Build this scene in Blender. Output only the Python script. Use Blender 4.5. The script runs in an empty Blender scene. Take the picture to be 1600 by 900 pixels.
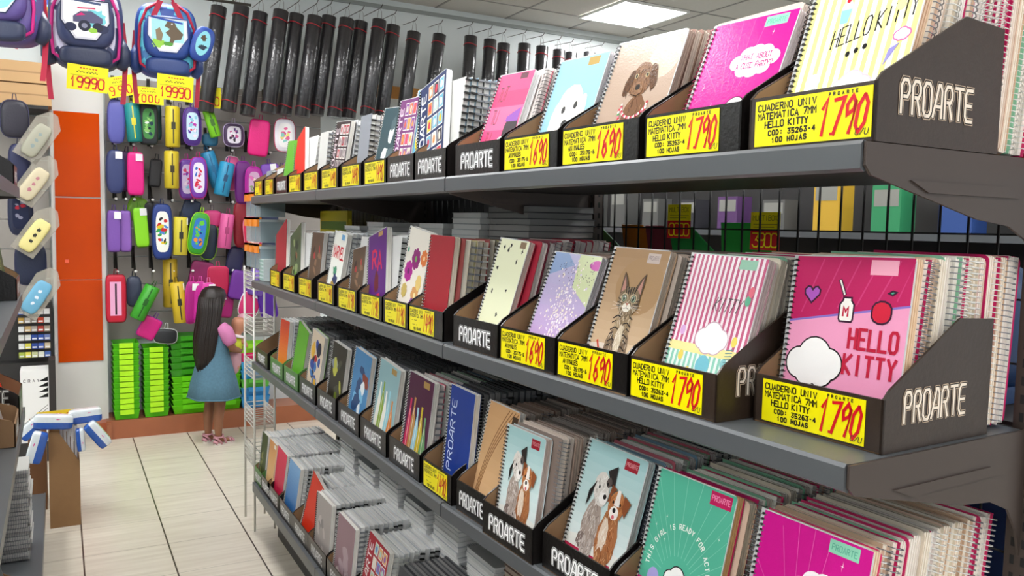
import bpy, math, random
from mathutils import Matrix, Vector
PI = math.pi
random.seed(7)
scene = bpy.context.scene
COL = scene.collection

# ---------------------------------------------------------------- camera
def make_camera():
    yaw, pitch, roll, f = .5023, .0763, .02, 1288.5
    fw = Vector((math.sin(yaw)*math.cos(pitch), math.cos(yaw)*math.cos(pitch), -math.sin(pitch)))
    r = fw.cross(Vector((0, 0, 1))).normalized(); u = r.cross(fw)
    c, s = math.cos(roll), math.sin(roll)
    r2 = r*c + u*s; u2 = u*c - r*s
    cd = bpy.data.cameras.new('camera'); cd.sensor_width = 36; cd.lens = f/1600*36
    cd.clip_start = .02; cd.clip_end = 60
    co = bpy.data.objects.new('camera', cd); COL.objects.link(co)
    M = Matrix((r2, u2, -fw)).transposed().to_4x4(); M.translation = (0, 0, 1.6)
    co.matrix_world = M
    scene.camera = co
make_camera()
# ---------------------------------------------------------------- light and exposure
scene.view_settings.view_transform = 'Standard'
scene.view_settings.look = 'None'
scene.view_settings.gamma = 1
scene.view_settings.use_curve_mapping = False
scene.view_settings.exposure = 0.82
PANEL_POWER = 15.0
w = bpy.data.worlds.new('world'); scene.world = w; w.use_nodes = True
w.node_tree.nodes['Background'].inputs[0].default_value = (.93, .96, 1, 1)
w.node_tree.nodes['Background'].inputs[1].default_value = .55

# ---------------------------------------------------------------- helpers
def lin(c):
    return tuple((x/12.92 if x <= .04045 else ((x+.055)/1.055)**2.4) for x in c)
def hx(s):
    s = s.lstrip('#'); s = s if len(s) == 6 else ''.join(c*2 for c in s); return tuple(int(s[i:i+2], 16)/255 for i in (0, 2, 4))
def cc(c): return hx(c) if isinstance(c, str) else tuple(c)
_m = {}
def mat(name, color='#808080', rough=.5, metal=0, emit=0, bump=0, bscale=60, noise=0, nscale=8, alpha=1, trans=0, coat=0, coord='Object'):
    if name in _m: return _m[name]
    m = bpy.data.materials.new(name); m.use_nodes = True; nt = m.node_tree
    b = nt.nodes['Principled BSDF']; c = lin(cc(color))
    b.inputs['Base Color'].default_value = (*c, 1)
    b.inputs['Roughness'].default_value = rough; b.inputs['Metallic'].default_value = metal
    if emit:
        b.inputs['Emission Color'].default_value = (*c, 1); b.inputs['Emission Strength'].default_value = emit
    if alpha < 1: b.inputs['Alpha'].default_value = alpha
    if trans: b.inputs['Transmission Weight'].default_value = trans; b.inputs['IOR'].default_value = 1.25
    if coat: b.inputs['Coat Weight'].default_value = coat; b.inputs['Coat Roughness'].default_value = .08
    tc = None
    if bump or noise:
        tc = nt.nodes.new('ShaderNodeTexCoord')
    if noise:
        n = nt.nodes.new('ShaderNodeTexNoise'); n.inputs['Scale'].default_value = nscale; n.inputs['Detail'].default_value = 4
        nt.links.new(tc.outputs[coord], n.inputs['Vector'])
        mx = nt.nodes.new('ShaderNodeMix'); mx.data_type = 'RGBA'
        mx.inputs[6].default_value = (*[x*(1-noise) for x in c], 1); mx.inputs[7].default_value = (*[min(1, x*(1+noise)) for x in c], 1)
        nt.links.new(n.outputs[0], mx.inputs[0]); nt.links.new(mx.outputs[2], b.inputs['Base Color'])
    if bump:
        n = nt.nodes.new('ShaderNodeTexNoise'); n.inputs['Scale'].default_value = bscale; n.inputs['Detail'].default_value = 3
        nt.links.new(tc.outputs[coord], n.inputs['Vector'])
        bp = nt.nodes.new('ShaderNodeBump'); bp.inputs['Strength'].default_value = bump; bp.inputs['Distance'].default_value = .004
        nt.links.new(n.outputs[0], bp.inputs['Height']); nt.links.new(bp.outputs[0], b.inputs['Normal'])
        if coat: nt.links.new(bp.outputs[0], b.inputs['Coat Normal'])
    _m[name] = m; return m
def print_mat(name, rough=.35, bump=0, bscale=200, coat=0, metal=0):
    """surface whose colours are printed: reads the mesh's own colour attribute"""
    if name in _m: return _m[name]
    m = mat(name, '#ffffff', rough, metal, bump=bump, bscale=bscale, coat=coat); nt = m.node_tree
    a = nt.nodes.new('ShaderNodeAttribute'); a.attribute_name = 'Col'
    nt.links.new(a.outputs['Color'], nt.nodes['Principled BSDF'].inputs['Base Color'])
    return m
PRINT = print_mat('printed_card', .45, .06, 300)
PRINT.node_tree.nodes['Principled BSDF'].inputs['Specular IOR Level'].default_value = .25
GLOSSY = print_mat('glossy_printed_card', .16, .10, 260)
PAPER_PRINT = print_mat('printed_paper', .6)
CLOTH_PRINT = print_mat('printed_fabric', .45, .25, 90)

class MB:
    """collects geometry for ONE mesh; colour per face is stored as attribute Col"""
    def __init__(s): s.v = []; s.f = []; s.c = []; s.mi = []; s.sm = []
    def add(s, verts, faces, col='#ffffff', mi=0, smooth=False):
        o = len(s.v); s.v += [tuple(p) for p in verts]
        cs = cc(col)
        for f in faces:
            s.f.append([i+o for i in f]); s.c.append(cs); s.mi.append(mi); s.sm.append(smooth)
        return s
    def box(s, x0, x1, y0, y1, z0, z1, col='#ffffff', mi=0, M=None):
        v = [Vector((x, y, z)) for z in (z0, z1) for y in (y0, y1) for x in (x0, x1)]
        if M is not None: v = [M @ p for p in v]
        return s.add(v, [(0, 2, 3, 1), (4, 5, 7, 6), (0, 1, 5, 4), (2, 6, 7, 3), (0, 4, 6, 2), (1, 3, 7, 5)], col, mi)
    def prism(s, poly, a, b, axis='y', col='#ffffff', mi=0, smooth=False, M=None):
        """2D polygon extruded from a to b along axis"""
        def P(p, t):
            q = {'y': (p[0], t, p[1]), 'x': (t, p[0], p[1]), 'z': (p[0], p[1], t)}[axis]
            return M @ Vector(q) if M is not None else q
        n = len(poly); v = [P(p, a) for p in poly] + [P(p, b) for p in poly]
        s.add(v, [list(range(n))[::-1], list(range(n, 2*n))], col, mi)
        o = len(s.v) - 2*n
        for i in range(n):
            j = (i+1) % n; s.f.append([o+i, o+j, o+n+j, o+n+i]); s.c.append(cc(col)); s.mi.append(mi); s.sm.append(smooth)
        return s
    def tube(s, pts, r, seg=8, col='#ffffff', mi=0, closed=False, caps=True):
        pts = [Vector(p) for p in pts]; n = len(pts); rs = r if isinstance(r, (list, tuple)) else [r]*n
        v = []; f = []; pn = None
        for i in range(n):
            if closed: t = pts[(i+1) % n]-pts[i-1]
            else: t = pts[min(i+1, n-1)]-pts[max(i-1, 0)]
            t.normalize()
            if pn is None: pn = t.orthogonal().normalized()
            pn = (pn - t*pn.dot(t)).normalized(); b = t.cross(pn)
            for k in range(seg):
                a = 2*PI*k/seg; v.append(pts[i]+(pn*math.cos(a)+b*math.sin(a))*rs[i])
        for i in range(n if closed else n-1):
            for k in range(seg):
                a = i*seg+k; b_ = i*seg+(k+1) % seg; c = ((i+1) % n)*seg+(k+1) % seg; d = ((i+1) % n)*seg+k
                f.append((a, b_, c, d))
        s.add(v, f, col, mi, True)
        if caps and not closed:
            o = len(s.v)-len(v)
            s.f.append([o+k for k in range(seg)][::-1]); s.f.append([o+(n-1)*seg+k for k in range(seg)])
            s.c += [cc(col)]*2; s.mi += [mi]*2; s.sm += [False]*2
        return s
    def loft(s, rings, col='#ffffff', mi=0, smooth=True, caps=True):
        n = len(rings[0]); v = [p for r in rings for p in r]; f = []
        for i in range(len(rings)-1):
            for k in range(n):
                f.append((i*n+k, i*n+(k+1) % n, (i+1)*n+(k+1) % n, (i+1)*n+k))
        s.add(v, f, col, mi, smooth)
        if caps:
            o = len(s.v)-len(v)
            for fc in ([o+k for k in range(n)][::-1], [o+(len(rings)-1)*n+k for k in range(n)]):
                s.f.append(fc); s.c.append(cc(col)); s.mi.append(mi); s.sm.append(False)
        return s
    def ellipsoid(s, c, r, col='#ffffff', mi=0, nu=16, nv=10, M=None, e=1.0):
        c = Vector(c); rings = []
        def sp(x): return math.copysign(abs(x)**e, x)
        for j in range(1, nv):
            t = PI*j/nv - PI/2; ring = []
            for k in range(nu):
                a = 2*PI*k/nu
                p = Vector((r[0]*sp(math.cos(t))*sp(math.cos(a)), r[1]*sp(math.cos(t))*sp(math.sin(a)), r[2]*sp(math.sin(t))))
                if M is not None: p = M @ p
                ring.append(c+p)
            rings.append(ring)
        s.loft(rings, col, mi, True, True); return s
    def recolor(s, fn):
        for i, f in enumerate(s.f):
            p = Vector((0, 0, 0))
            for k in f: p += Vector(s.v[k])
            r = fn(p/len(f))
            if r: s.c[i] = cc(r)
        return s
    def build(s, name, mats, parent=None, color=True, M=None):
        me = bpy.data.meshes.new(name)
        me.from_pydata(s.v, [], s.f)
        if not isinstance(mats, (list, tuple)): mats = [mats]
        for m in mats: me.materials.append(m)
        me.polygons.foreach_set('material_index', s.mi); me.polygons.foreach_set('use_smooth', s.sm)
        if color:
            at = me.color_attributes.new('Col', 'FLOAT_COLOR', 'CORNER'); buf = []
            cache = {}
            for f, c in zip(s.f, s.c):
                if c not in cache: cache[c] = (*lin(c), 1.0)
                buf += list(cache[c])*len(f)
            at.data.foreach_set('color', buf)
        me.update()
        o = bpy.data.objects.new(name, me); COL.objects.link(o)
        if parent is not None: o.parent = parent
        if M is not None: o.matrix_local = M
        return o
def empty(name, loc=(0, 0, 0), M=None, parent=None):
    o = bpy.data.objects.new(name, None); o.empty_display_size = .05; COL.objects.link(o)
    if parent is not None: o.parent = parent
    if M is not None: o.matrix_world = M
    else: o.location = loc
    return o
def tag(o, label, cat, group=None, kind=None):
    if label: o['label'] = label
    if cat: o['category'] = cat
    if group: o['group'] = group
    if kind: o['kind'] = kind
    return o
def struct(o): o['kind'] = 'structure'; return o
def dup_children(src, dst):
    for ch in src.children:
        c = ch.copy(); COL.objects.link(c); c.parent = dst
        dup_children(ch, c)
def copy_tree(src, M=None):
    r = src.copy(); COL.objects.link(r)
    for k in ('label', 'group'):
        if k in r: del r[k]
    dup_children(src, r)
    if M is not None: r.matrix_world = M
    return r
def T(x, y, z): return Matrix.Translation((x, y, z))
def RX(a): return Matrix.Rotation(a, 4, 'X')
def RY(a): return Matrix.Rotation(a, 4, 'Y')
def RZ(a): return Matrix.Rotation(a, 4, 'Z')

# ---------------------------------------------------------------- stroke lettering
G = {'A':'00 26 40|12 32','B':'00 06 36 45 44 33 03|33 42 41 30 00','C':'45 36 16 05 01 10 30 41','D':'00 06 26 44 42 20 00',
'E':'46 06 00 40|03 33','F':'46 06 00|03 33','G':'45 36 16 05 01 10 30 41 43 23','H':'00 06|40 46|03 43','I':'20 26','J':'36 31 20 10 01',
'K':'00 06|46 03 40','L':'06 00 40','M':'00 06 23 46 40','N':'00 06 40 46','O':'10 01 05 16 36 45 41 30 10','P':'00 06 36 45 44 33 03',
'Q':'10 01 05 16 36 45 41 30 10|22 40','R':'00 06 36 45 44 33 03|23 40','S':'45 36 16 05 04 13 33 42 41 30 10 01','T':'06 46|26 20',
'U':'06 01 10 30 41 46','V':'06 20 46','W':'06 10 23 30 46','X':'00 46|06 40','Y':'06 23 46|23 20','Z':'06 46 00 40',
'0':'10 01 05 16 36 45 41 30 10','1':'14 26 20','2':'05 16 36 45 44 00 40','3':'06 46 23 33 42 41 30 10 01','4':'36 02 42|30 36',
'5':'46 06 03 33 42 41 30 00','6':'36 16 03 01 10 30 41 42 33 13 02','7':'06 46 10','8':'13 04 05 16 36 45 44 33 13 02 01 10 30 41 42 33',
'9':'10 30 43 45 36 16 05 04 13 33 44','.':'20 21','-':'13 33',':':'21 22|24 25','/':'00 46','$':'45 36 16 05 13 33 42 30 10 01|27 26|20 29','!':'26 22|21 20','?':'05 16 36 45 44 23 22|21 20'}
GLY = {k: [[(int(t[0]), int(t[1]) if t[1] != '9' else -1) for t in pl.split()] for pl in v.split('|')] for k, v in G.items()}
class Art:
    """flat print in the plane x (right) / z (up), facing -y; layers lie 0.04 mm apart"""
    EPS = .00004
    def __init__(s, w, h, base=None, xf=None):
        s.mb = MB(); s.w = w; s.h = h; s.lay = 1; s.xf = xf or (lambda p: p)
        if base: s.rect(0, 0, 1, 1, base)
    def poly(s, pts, col, up=True):
        s.lay += 1 if up else .05
        q = [s.xf(p) for p in pts]
        ar = sum(q[i][0]*q[(i+1) % len(q)][1]-q[(i+1) % len(q)][0]*q[i][1] for i in range(len(q)))
        if ar < 0: q = q[::-1]
        y = -s.EPS*s.lay
        s.mb.add([(a*s.w, y, b*s.h) for a, b in q], [list(range(len(q)))], col)
    def rect(s, x0, y0, x1, y1, col, up=True): s.poly([(x0, y0), (x1, y0), (x1, y1), (x0, y1)], col, up)
    def ell(s, cx, cy, rx, ry, col, n=20, rot=0, jag=0, up=True):
        a0 = rot; k = s.h/s.w; pts = []
        for i in range(n):
            a = 2*PI*i/n; r = 1+(random.uniform(-jag, jag) if jag else 0)
            x = rx*math.cos(a)*r; y = ry*math.sin(a)*r*k
            pts.append((cx+x*math.cos(a0)-y*math.sin(a0), cy+(x*math.sin(a0)+y*math.cos(a0))/k))
        s.poly(pts, col, up)
    def grad(s, x0, y0, x1, y1, c0, c1, n=12, vert=True):
        s.lay += 1; c0 = cc(c0); c1 = cc(c1)
        for i in range(n):
            t = (i+.5)/n; c = tuple(a+(b-a)*t for a, b in zip(c0, c1))
            if vert: s.rect(x0, y0+(y1-y0)*i/n, x1, y0+(y1-y0)*(i+1)/n, c, False)
            else: s.rect(x0+(x1-x0)*i/n, y0, x0+(x1-x0)*(i+1)/n, y1, c, False)
    def line(s, pts, wd, col, up=True, closed=False):
        """ribbon; wd as a fraction of the width"""
        s.lay += 1 if up else .05
        P = [Vector((p[0]*s.w, p[1]*s.h)) for p in (s.xf(q) for q in pts)]
        if closed: P.append(P[0])
        hw = wd*s.w/2; n = len(P); L = []; R = []
        for i in range(n):
            a = P[max(i-1, 0)] if not (closed and i == 0) else P[n-2]
            b = P[min(i+1, n-1)] if not (closed and i == n-1) else P[1]
            d1 = (P[i]-a); d2 = (b-P[i])
            if d1.length < 1e-9: d1 = d2
            if d2.length < 1e-9: d2 = d1
            d1 = d1.normalized(); d2 = d2.normalized(); m = d1+d2
            if m.length < .3: m = d1
            m.normalize(); nrm = Vector((-m.y, m.x)); k = 1/max(.5, abs(m.dot(d1)))
            e = Vector((0, 0))
            if not closed and i == 0: e = -d2*hw*.6
            if not closed and i == n-1: e = d1*hw*.6
            L.append(P[i]+e+nrm*hw*k); R.append(P[i]+e-nrm*hw*k)
        y = -s.EPS*s.lay; v = [(p.x, y, p.y) for p in L+R]
        s.mb.add(v, [(i, n+i, n+i+1, i+1) for i in range(n-1)], col)
    def text(s, txt, x, y, hgt, col, wd=.012, adv=None, shear=0, asp=.62, tf=None, jit=0, center=False, up=True):
        """hgt in units of the height; asp = glyph width over glyph height in real units"""
        k = s.h/s.w; gw = hgt*asp*k; adv = adv or gw*1.35
        if center: x = x-(adv*len(txt)-(adv-gw))/2
        s.lay += 1 if up else 0
        for i, ch in enumerate(txt):
            if ch == ' ' or ch not in GLY: continue
            ox = x+i*adv; j = random.uniform(-jit, jit)*hgt
            for pl in GLY[ch]:
                pts = []
                for gx, gy in pl:
                    px = gx/4*gw; py = gy/6*hgt+j
                    px += shear*py*k
                    q = (ox+px, y+py)
                    if tf: q = tf(q)
                    pts.append(q)
                s.line(pts, wd, col, False)
    def logo(s, x, y, hgt, wid, txt='PROARTE', tf=None, cols=('#cfcfcf', '#141414', '#f4f4f4'), k=1.0):
        """rounded outlined capitals"""
        n = len(txt); adv = wid/n; gw = adv*.70
        RG = {'P': [[(0, 0), (0, 5), (1, 6), (3, 6), (4, 5), (4, 4), (3, 3), (1.2, 3)]],
              'R': [[(0, 0), (0, 5), (1, 6), (3, 6), (4, 5), (4, 4), (3, 3), (1.2, 3)], [(2.2, 3), (4, 0)]],
              'O': [[(1, 0), (0, 1), (0, 5), (1, 6), (3, 6), (4, 5), (4, 1), (3, 0), (1, 0)]],
              'A': [[(-.6, 0), (2.2, 6), (3.2, 6), (4, 5), (4, 0)], [(1.2, 2), (4, 2)]],
              'T': [[(0, 6), (4.4, 6)], [(2.2, 6), (2.2, 0)]],
              'E': [[(4, 6), (1, 6), (0, 5), (0, 1), (1, 0), (4, 0)], [(.3, 3), (3.4, 3)]]}
        for li, (wk, c) in enumerate(zip((.62, .46, .27), cols)):
            s.lay += 1
            for i, ch in enumerate(txt):
                for pl in RG[ch]:
                    pts = [(x+i*adv+gx/4*gw, y+gy/6*hgt) for gx, gy in pl]
                    if tf: pts = [tf(p) for p in pts]
                    s.line(pts, gw*wk*k, c, False)
def blob(a, cx, cy, r, col='#fbfbfb', line=None):
    """a plain cloud"""
    cs = [(-.55, -.1, .5), (0, .15, .62), (.55, -.05, .5), (-.2, -.3, .5), (.3, -.3, .48)]
    if line:
        a.lay += 1
        for dx, dy, q in cs: a.ell(cx+dx*r, cy+dy*r*a.w/a.h, r*q+.012, (r*q+.012)*a.w/a.h, line, up=False)
    a.lay += 1
    for dx, dy, q in cs: a.ell(cx+dx*r, cy+dy*r*a.w/a.h, r*q, r*q*a.w/a.h, col, up=False)
# ---------------------------------------------------------------- room
WALLW = mat('white_painted_wall', '#dfe6e6', .55, noise=.03, nscale=3)
PEG = mat('grey_slotted_board', '#a39d97', .5, noise=.08, nscale=5)
CEIL = mat('ceiling_tile', '#c9c6c0', .8, noise=.05, nscale=40)
DARK = mat('dark_gap', '#1a1a1a', .8)
WHITE = mat('white_plastic', '#ececea', .4)
def tile_floor():
    m = bpy.data.materials.new('cream_floor_tile'); m.use_nodes = True; nt = m.node_tree; b = nt.nodes['Principled BSDF']
    N = nt.nodes.new; L = nt.links.new
    tc = N('ShaderNodeTexCoord'); sp = N('ShaderNodeSeparateXYZ'); L(tc.outputs['Object'], sp.inputs[0])
    def grout(sock, off, size, wd):
        a = N('ShaderNodeMath'); a.operation = 'SUBTRACT'; L(sock, a.inputs[0]); a.inputs[1].default_value = off
        d = N('ShaderNodeMath'); d.operation = 'DIVIDE'; L(a.outputs[0], d.inputs[0]); d.inputs[1].default_value = size
        f = N('ShaderNodeMath'); f.operation = 'FRACT'; L(d.outputs[0], f.inputs[0])
        s = N('ShaderNodeMath'); s.operation = 'SUBTRACT'; L(f.outputs[0], s.inputs[0]); s.inputs[1].default_value = .5
        ab = N('ShaderNodeMath'); ab.operation = 'ABSOLUTE'; L(s.outputs[0], ab.inputs[0])
        g = N('ShaderNodeMath'); g.operation = 'GREATER_THAN'; L(ab.outputs[0], g.inputs[0]); g.inputs[1].default_value = .5-wd/size
        return g.outputs[0]
    gx = grout(sp.outputs[0], .07, .371, .0035); gy = grout(sp.outputs[1], 4.655, .385, .0018)
    mp = N('ShaderNodeMapping'); mp.inputs['Scale'].default_value = (1.2, 14, 1); L(tc.outputs['Object'], mp.inputs[0])
    n = N('ShaderNodeTexNoise'); n.inputs['Scale'].default_value = 2.2; n.inputs['Detail'].default_value = 5; L(mp.outputs[0], n.inputs['Vector'])
    cr = N('ShaderNodeValToRGB'); L(n.outputs[0], cr.inputs[0])
    cr.color_ramp.elements[0].position = .25; cr.color_ramp.elements[0].color = (*lin(hx('#c9bfae')), 1)
    cr.color_ramp.elements[1].position = .7; cr.color_ramp.elements[1].color = (*lin(hx('#ded7c8')), 1)
    m1 = N('ShaderNodeMix'); m1.data_type = 'RGBA'; L(gy, m1.inputs[0]); L(cr.outputs[0], m1.inputs[6]); m1.inputs[7].default_value = (*lin(hx('#9a8f80')), 1)
    m2 = N('ShaderNodeMix'); m2.data_type = 'RGBA'; L(gx, m2.inputs[0]); L(m1.outputs[2], m2.inputs[6]); m2.inputs[7].default_value = (*lin(hx('#3c342c')), 1)
    L(m2.outputs[2], b.inputs['Base Color']); b.inputs['Roughness'].default_value = .3
    return m
mb = MB(); mb.box(-2.2, 7.5, -2.5, 7, -.1, 0); struct(mb.build('floor', tile_floor(), color=False))
mb = MB(); mb.box(-2.2, 7.5, -2.5, 7, 3.48, 3.56)
for i in range(14): mb.box(-2.2+.69*i+.28, -2.2+.69*i+.30, -2.5, 6.8, 3.476, 3.481, mi=1)
for i in range(14): mb.box(-2.2, 7.5, 6.36-.69*i, 6.38-.69*i, 3.476, 3.481, mi=1)
struct(mb.build('ceiling', [CEIL, mat('ceiling_runner', '#8f8c88', .5)], color=False))
mb = MB(); mb.box(-2.2, 7.5, 6.8, 7, 0, 3.48); struct(mb.build('wall_back', WALLW, color=False))
mb = MB(); mb.box(-2.3, -2.2, -2.5, 7, 0, 3.48); struct(mb.build('wall_left', WALLW, color=False))
mb = MB(); mb.box(7.5, 7.6, -2.5, 7, 0, 3.48); struct(mb.build('wall_right', WALLW, color=False))
mb = MB(); mb.box(.7, 7.5, 6.78, 6.8, 3.4, 3.43); struct(mb.build('trim_1', mat('pale_trim', '#9aa09e', .5), color=False))
mb = MB(); mb.box(2.3, 5.4, 6.77, 6.8, 2.66, 2.76); struct(mb.build('trim_2', mat('orange_wood_trim', '#c98b3e', .5), color=False))

# pegboard behind the pencil cases (slotted boards with joints)
def pegboard(x0, x1, z0, z1, y, name, label):
    t = empty(name, ((x0+x1)/2, y, z0)); tag(t, label, 'pegboard')
    inv = T(-(x0+x1)/2, -y, -z0)
    z = z0
    while z < z1-.02:
        h = min(.21, z1-z); m = MB(); m.box(x0, x1, y-.012, y, z+.003, z+h-.003)
        x = x0+.05
        m.build('board', PEG, t, False, inv)
        z += h
    return t
pegboard(.31, 1.9, .68, 2.62, 6.798, 'pegboard', 'grey horizontal slotted board behind the hanging pencil cases')
pegboard(-1.2, -.06, .1, 2.3, 6.798, 'pegboard', 'grey slotted board left of the orange column')

# column with orange panels
col = empty('column', (.125, 6.7, 0)); tag(col, 'white square column faced with four glossy orange panels', 'column')
inv = T(-.125, -6.7, 0)
m = MB(); m.box(-.045, .29, 6.6, 6.797, 0, 3.478); m.build('shaft', mat('column_white', '#d9d7d2', .35, noise=.03, nscale=5), col, False, inv)
ORG = mat('orange_gloss_panel', '#cc4600', .2, noise=.06, nscale=3); ORG.node_tree.nodes['Principled BSDF'].inputs['Specular IOR Level'].default_value = .2
for z0, z1 in ((.565, 1.148), (1.153, 1.727), (1.737, 2.325)):
    m = MB(); m.box(-.022, .262, 6.592, 6.6, z0, z1); o = m.build('orange_panel', ORG, col, False, inv)
m = MB(); m.box(.03, .055, 6.588, 6.591, 1.27, 1.295, '#ff7050'); m.build('sticker', PRINT, col, True, inv)

# plinth step
t = MB(); t.box(.27, 2.6, 6.5, 6.797, 0, .135, mi=0); t.box(.27, .30, 6.46, 6.5, 0, .12)
st = t.build('plinth_step', mat('terracotta_tile', '#a2603f', .35, noise=.15, nscale=6), color=False)
tag(st, 'terracotta tiled plinth step along the back wall under the crates', 'step')
m = MB(); m.box(.205, .2699, 6.48, 6.595, 0, .13); tag(m.build('plinth_end', mat('terracotta_tile_end', '#a8512c', .35, noise=.15, nscale=6), color=False), 'short orange brown tiled plinth block at the foot of the orange column', 'step')

# ceiling lights
def ceiling_light(x, y, label, sx=.68, sy=.68):
    t = empty('ceiling_light', (x, y, 3.47)); tag(t, label, 'light', 'ceiling light panels out of view' if 'outside' in label else None)
    m = MB()
    for a in (-1, 1):
        m.box(-sx/2, sx/2, a*sy/2-.012, a*sy/2+.012, -.012, .005); m.box(a*sx/2-.012, a*sx/2+.012, -sy/2, sy/2, -.012, .005)
    m.build('frame', WHITE, t, False)
    m = MB(); m.box(-sx/2+.012, sx/2-.012, -sy/2+.012, sy/2-.012, -.006, .003)
    m.build('diffuser', mat('light_diffuser', '#ffffff', .5, emit=PANEL_POWER), t, False)
ceiling_light(4.47, 6.02, 'square white light panel glowing in the ceiling above the black rolls')
for x, y, wh in ((.35, 5.2, 'before the backpacks'), (.35, 3.2, 'over the middle of the left aisle'), (.35, 1.2, 'just ahead of the viewer'), (2.5, 3.6, 'over the far half of the next aisle'), (2.5, 1.2, 'over the near half of the next aisle'), (.35, -1.0, 'behind the viewer in the left aisle'), (2.6, -1.0, 'behind the viewer to the right'), (4.9, 2.6, 'over the far right aisle'), (-1.5, 4.6, 'added fill beyond the left shelving, far'), (-1.5, 2.6, 'added fill beyond the left shelving, middle'), (-1.5, .6, 'added fill beyond the left shelving, near')):  # panels beyond the left shelving are added to brighten the notebook tops
    ceiling_light(x, y, 'square white light panel outside the picture, '+wh)

# ---------------------------------------------------------------- gondola shelving
SHELF = mat('grey_shelf_metal', '#55585b', .38, metal=.15, noise=.04, nscale=3)
SHELFD = mat('dark_shelf_metal', '#2f2e2e', .5, metal=.1)
BRK = mat('brown_grey_bracket', '#453b36', .42, metal=.15)  # dim warm light at the shelf ends is put into this brown-grey
WIRE = mat('black_wire', '#0c0c0d', .5)
J = Vector((.8235, 1.84, 0)); TA = .0415; SL = 1.15
FA = T(*J) @ RZ(-(PI/2-TA)); FB = T(*J) @ RZ(-PI/2)
SZ = [1.7125, 1.305, .905]
def gondola(M, label, near_end):
    t = empty('gondola_shelving', M=M); tag(t, label, 'shelving', 'grey gondola shelving sections')
    for z in SZ:
        m = MB(); g = .003
        m.box(g, SL-g, .0, .41, z-.012, z-.0005, mi=0)
        m.prism([(-.004, z-.034), (.004, z-.038), (.012, z-.034), (.012, z-.001), (.0, z+.001), (-.004, z-.004)], g, SL-g, 'x', mi=0)
        m.box(g, SL-g, .02, .40, z-.03, z-.012, mi=1)  # underside shade put into the darker metal colour
        o = m.build('shelf', [SHELF, SHELFD], t, False)
        for x in ((SL-.002, SL+.002), (.004, .008)):
            m = MB(); m.prism([(.0, z-.001), (.42, z-.001), (.42, z-.20), (.405, z-.155), (.38, z-.12), (.33, z-.10), (.25, z-.092), (.012, z-.042), (.0, z-.03)], x[0], x[1], 'x')
            m.prism([(.09, z-.045), (.32, z-.045), (.35, z-.06), (.13, z-.06)], x[0]-.003, x[1]+.003, 'x')
            m.build('bracket', BRK, o, False)
    m = MB(); m.box(.003, SL-.003, 0, .44, .262, .296); m.box(.003, SL-.003, -.004, .004, .252, .297); m.build('base_deck', SHELF, t, False)
    m = MB(); m.box(.003, SL-.003, .12, .44, .0, .262); m.build('kick_plate', SHELFD, t, False)
    for x in ((0.002, .03), (SL-.02, SL+.02)):
        m = MB(); m.box(x[0], x[1], .42, .45, 0, 1.93)
        for k in range(60):
            for q in (.3, .7):
                xx = x[0]+(x[1]-x[0])*q; m.box(xx-.003, xx+.003, .4193, .4199, .25+k*.028, .264+k*.028, mi=1)
        if x[0] > .5:
            for k in range(60): m.box(x[1], x[1]+.0004, .432, .438, .25+k*.028, .264+k*.028, mi=1)
        m.build('upright', [BRK, DARK], t, False)
    m = MB()
    for k in range(24): m.tube([(.02+k*.0485, .425, .3), (.02+k*.0485, .425, 1.9)], .0022, 4)
    for k in range(17): m.tube([(.02, .43, .3+k*.1), (SL-.02, .43, .3+k*.1)], .0022, 4)
    m.build('back_grid', WIRE, t, False)
    if not near_end: m = MB(); m.box(.003, SL-.003, .452, .458, .27, 1.72); m.build('back_panel', SHELFD, t, False)  # dark plate added to block the bright room behind the grid
    return t
gondola(FA, 'nearest section of the grey notebook shelving, showing its slotted upright', True)
gondola(FB @ T(-SL, 0, 0), 'middle section of the grey notebook shelving', False)
gondola(FB @ T(-2*SL, 0, 0), 'farthest section of the grey notebook shelving, by the white wire rack', False)
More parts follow.
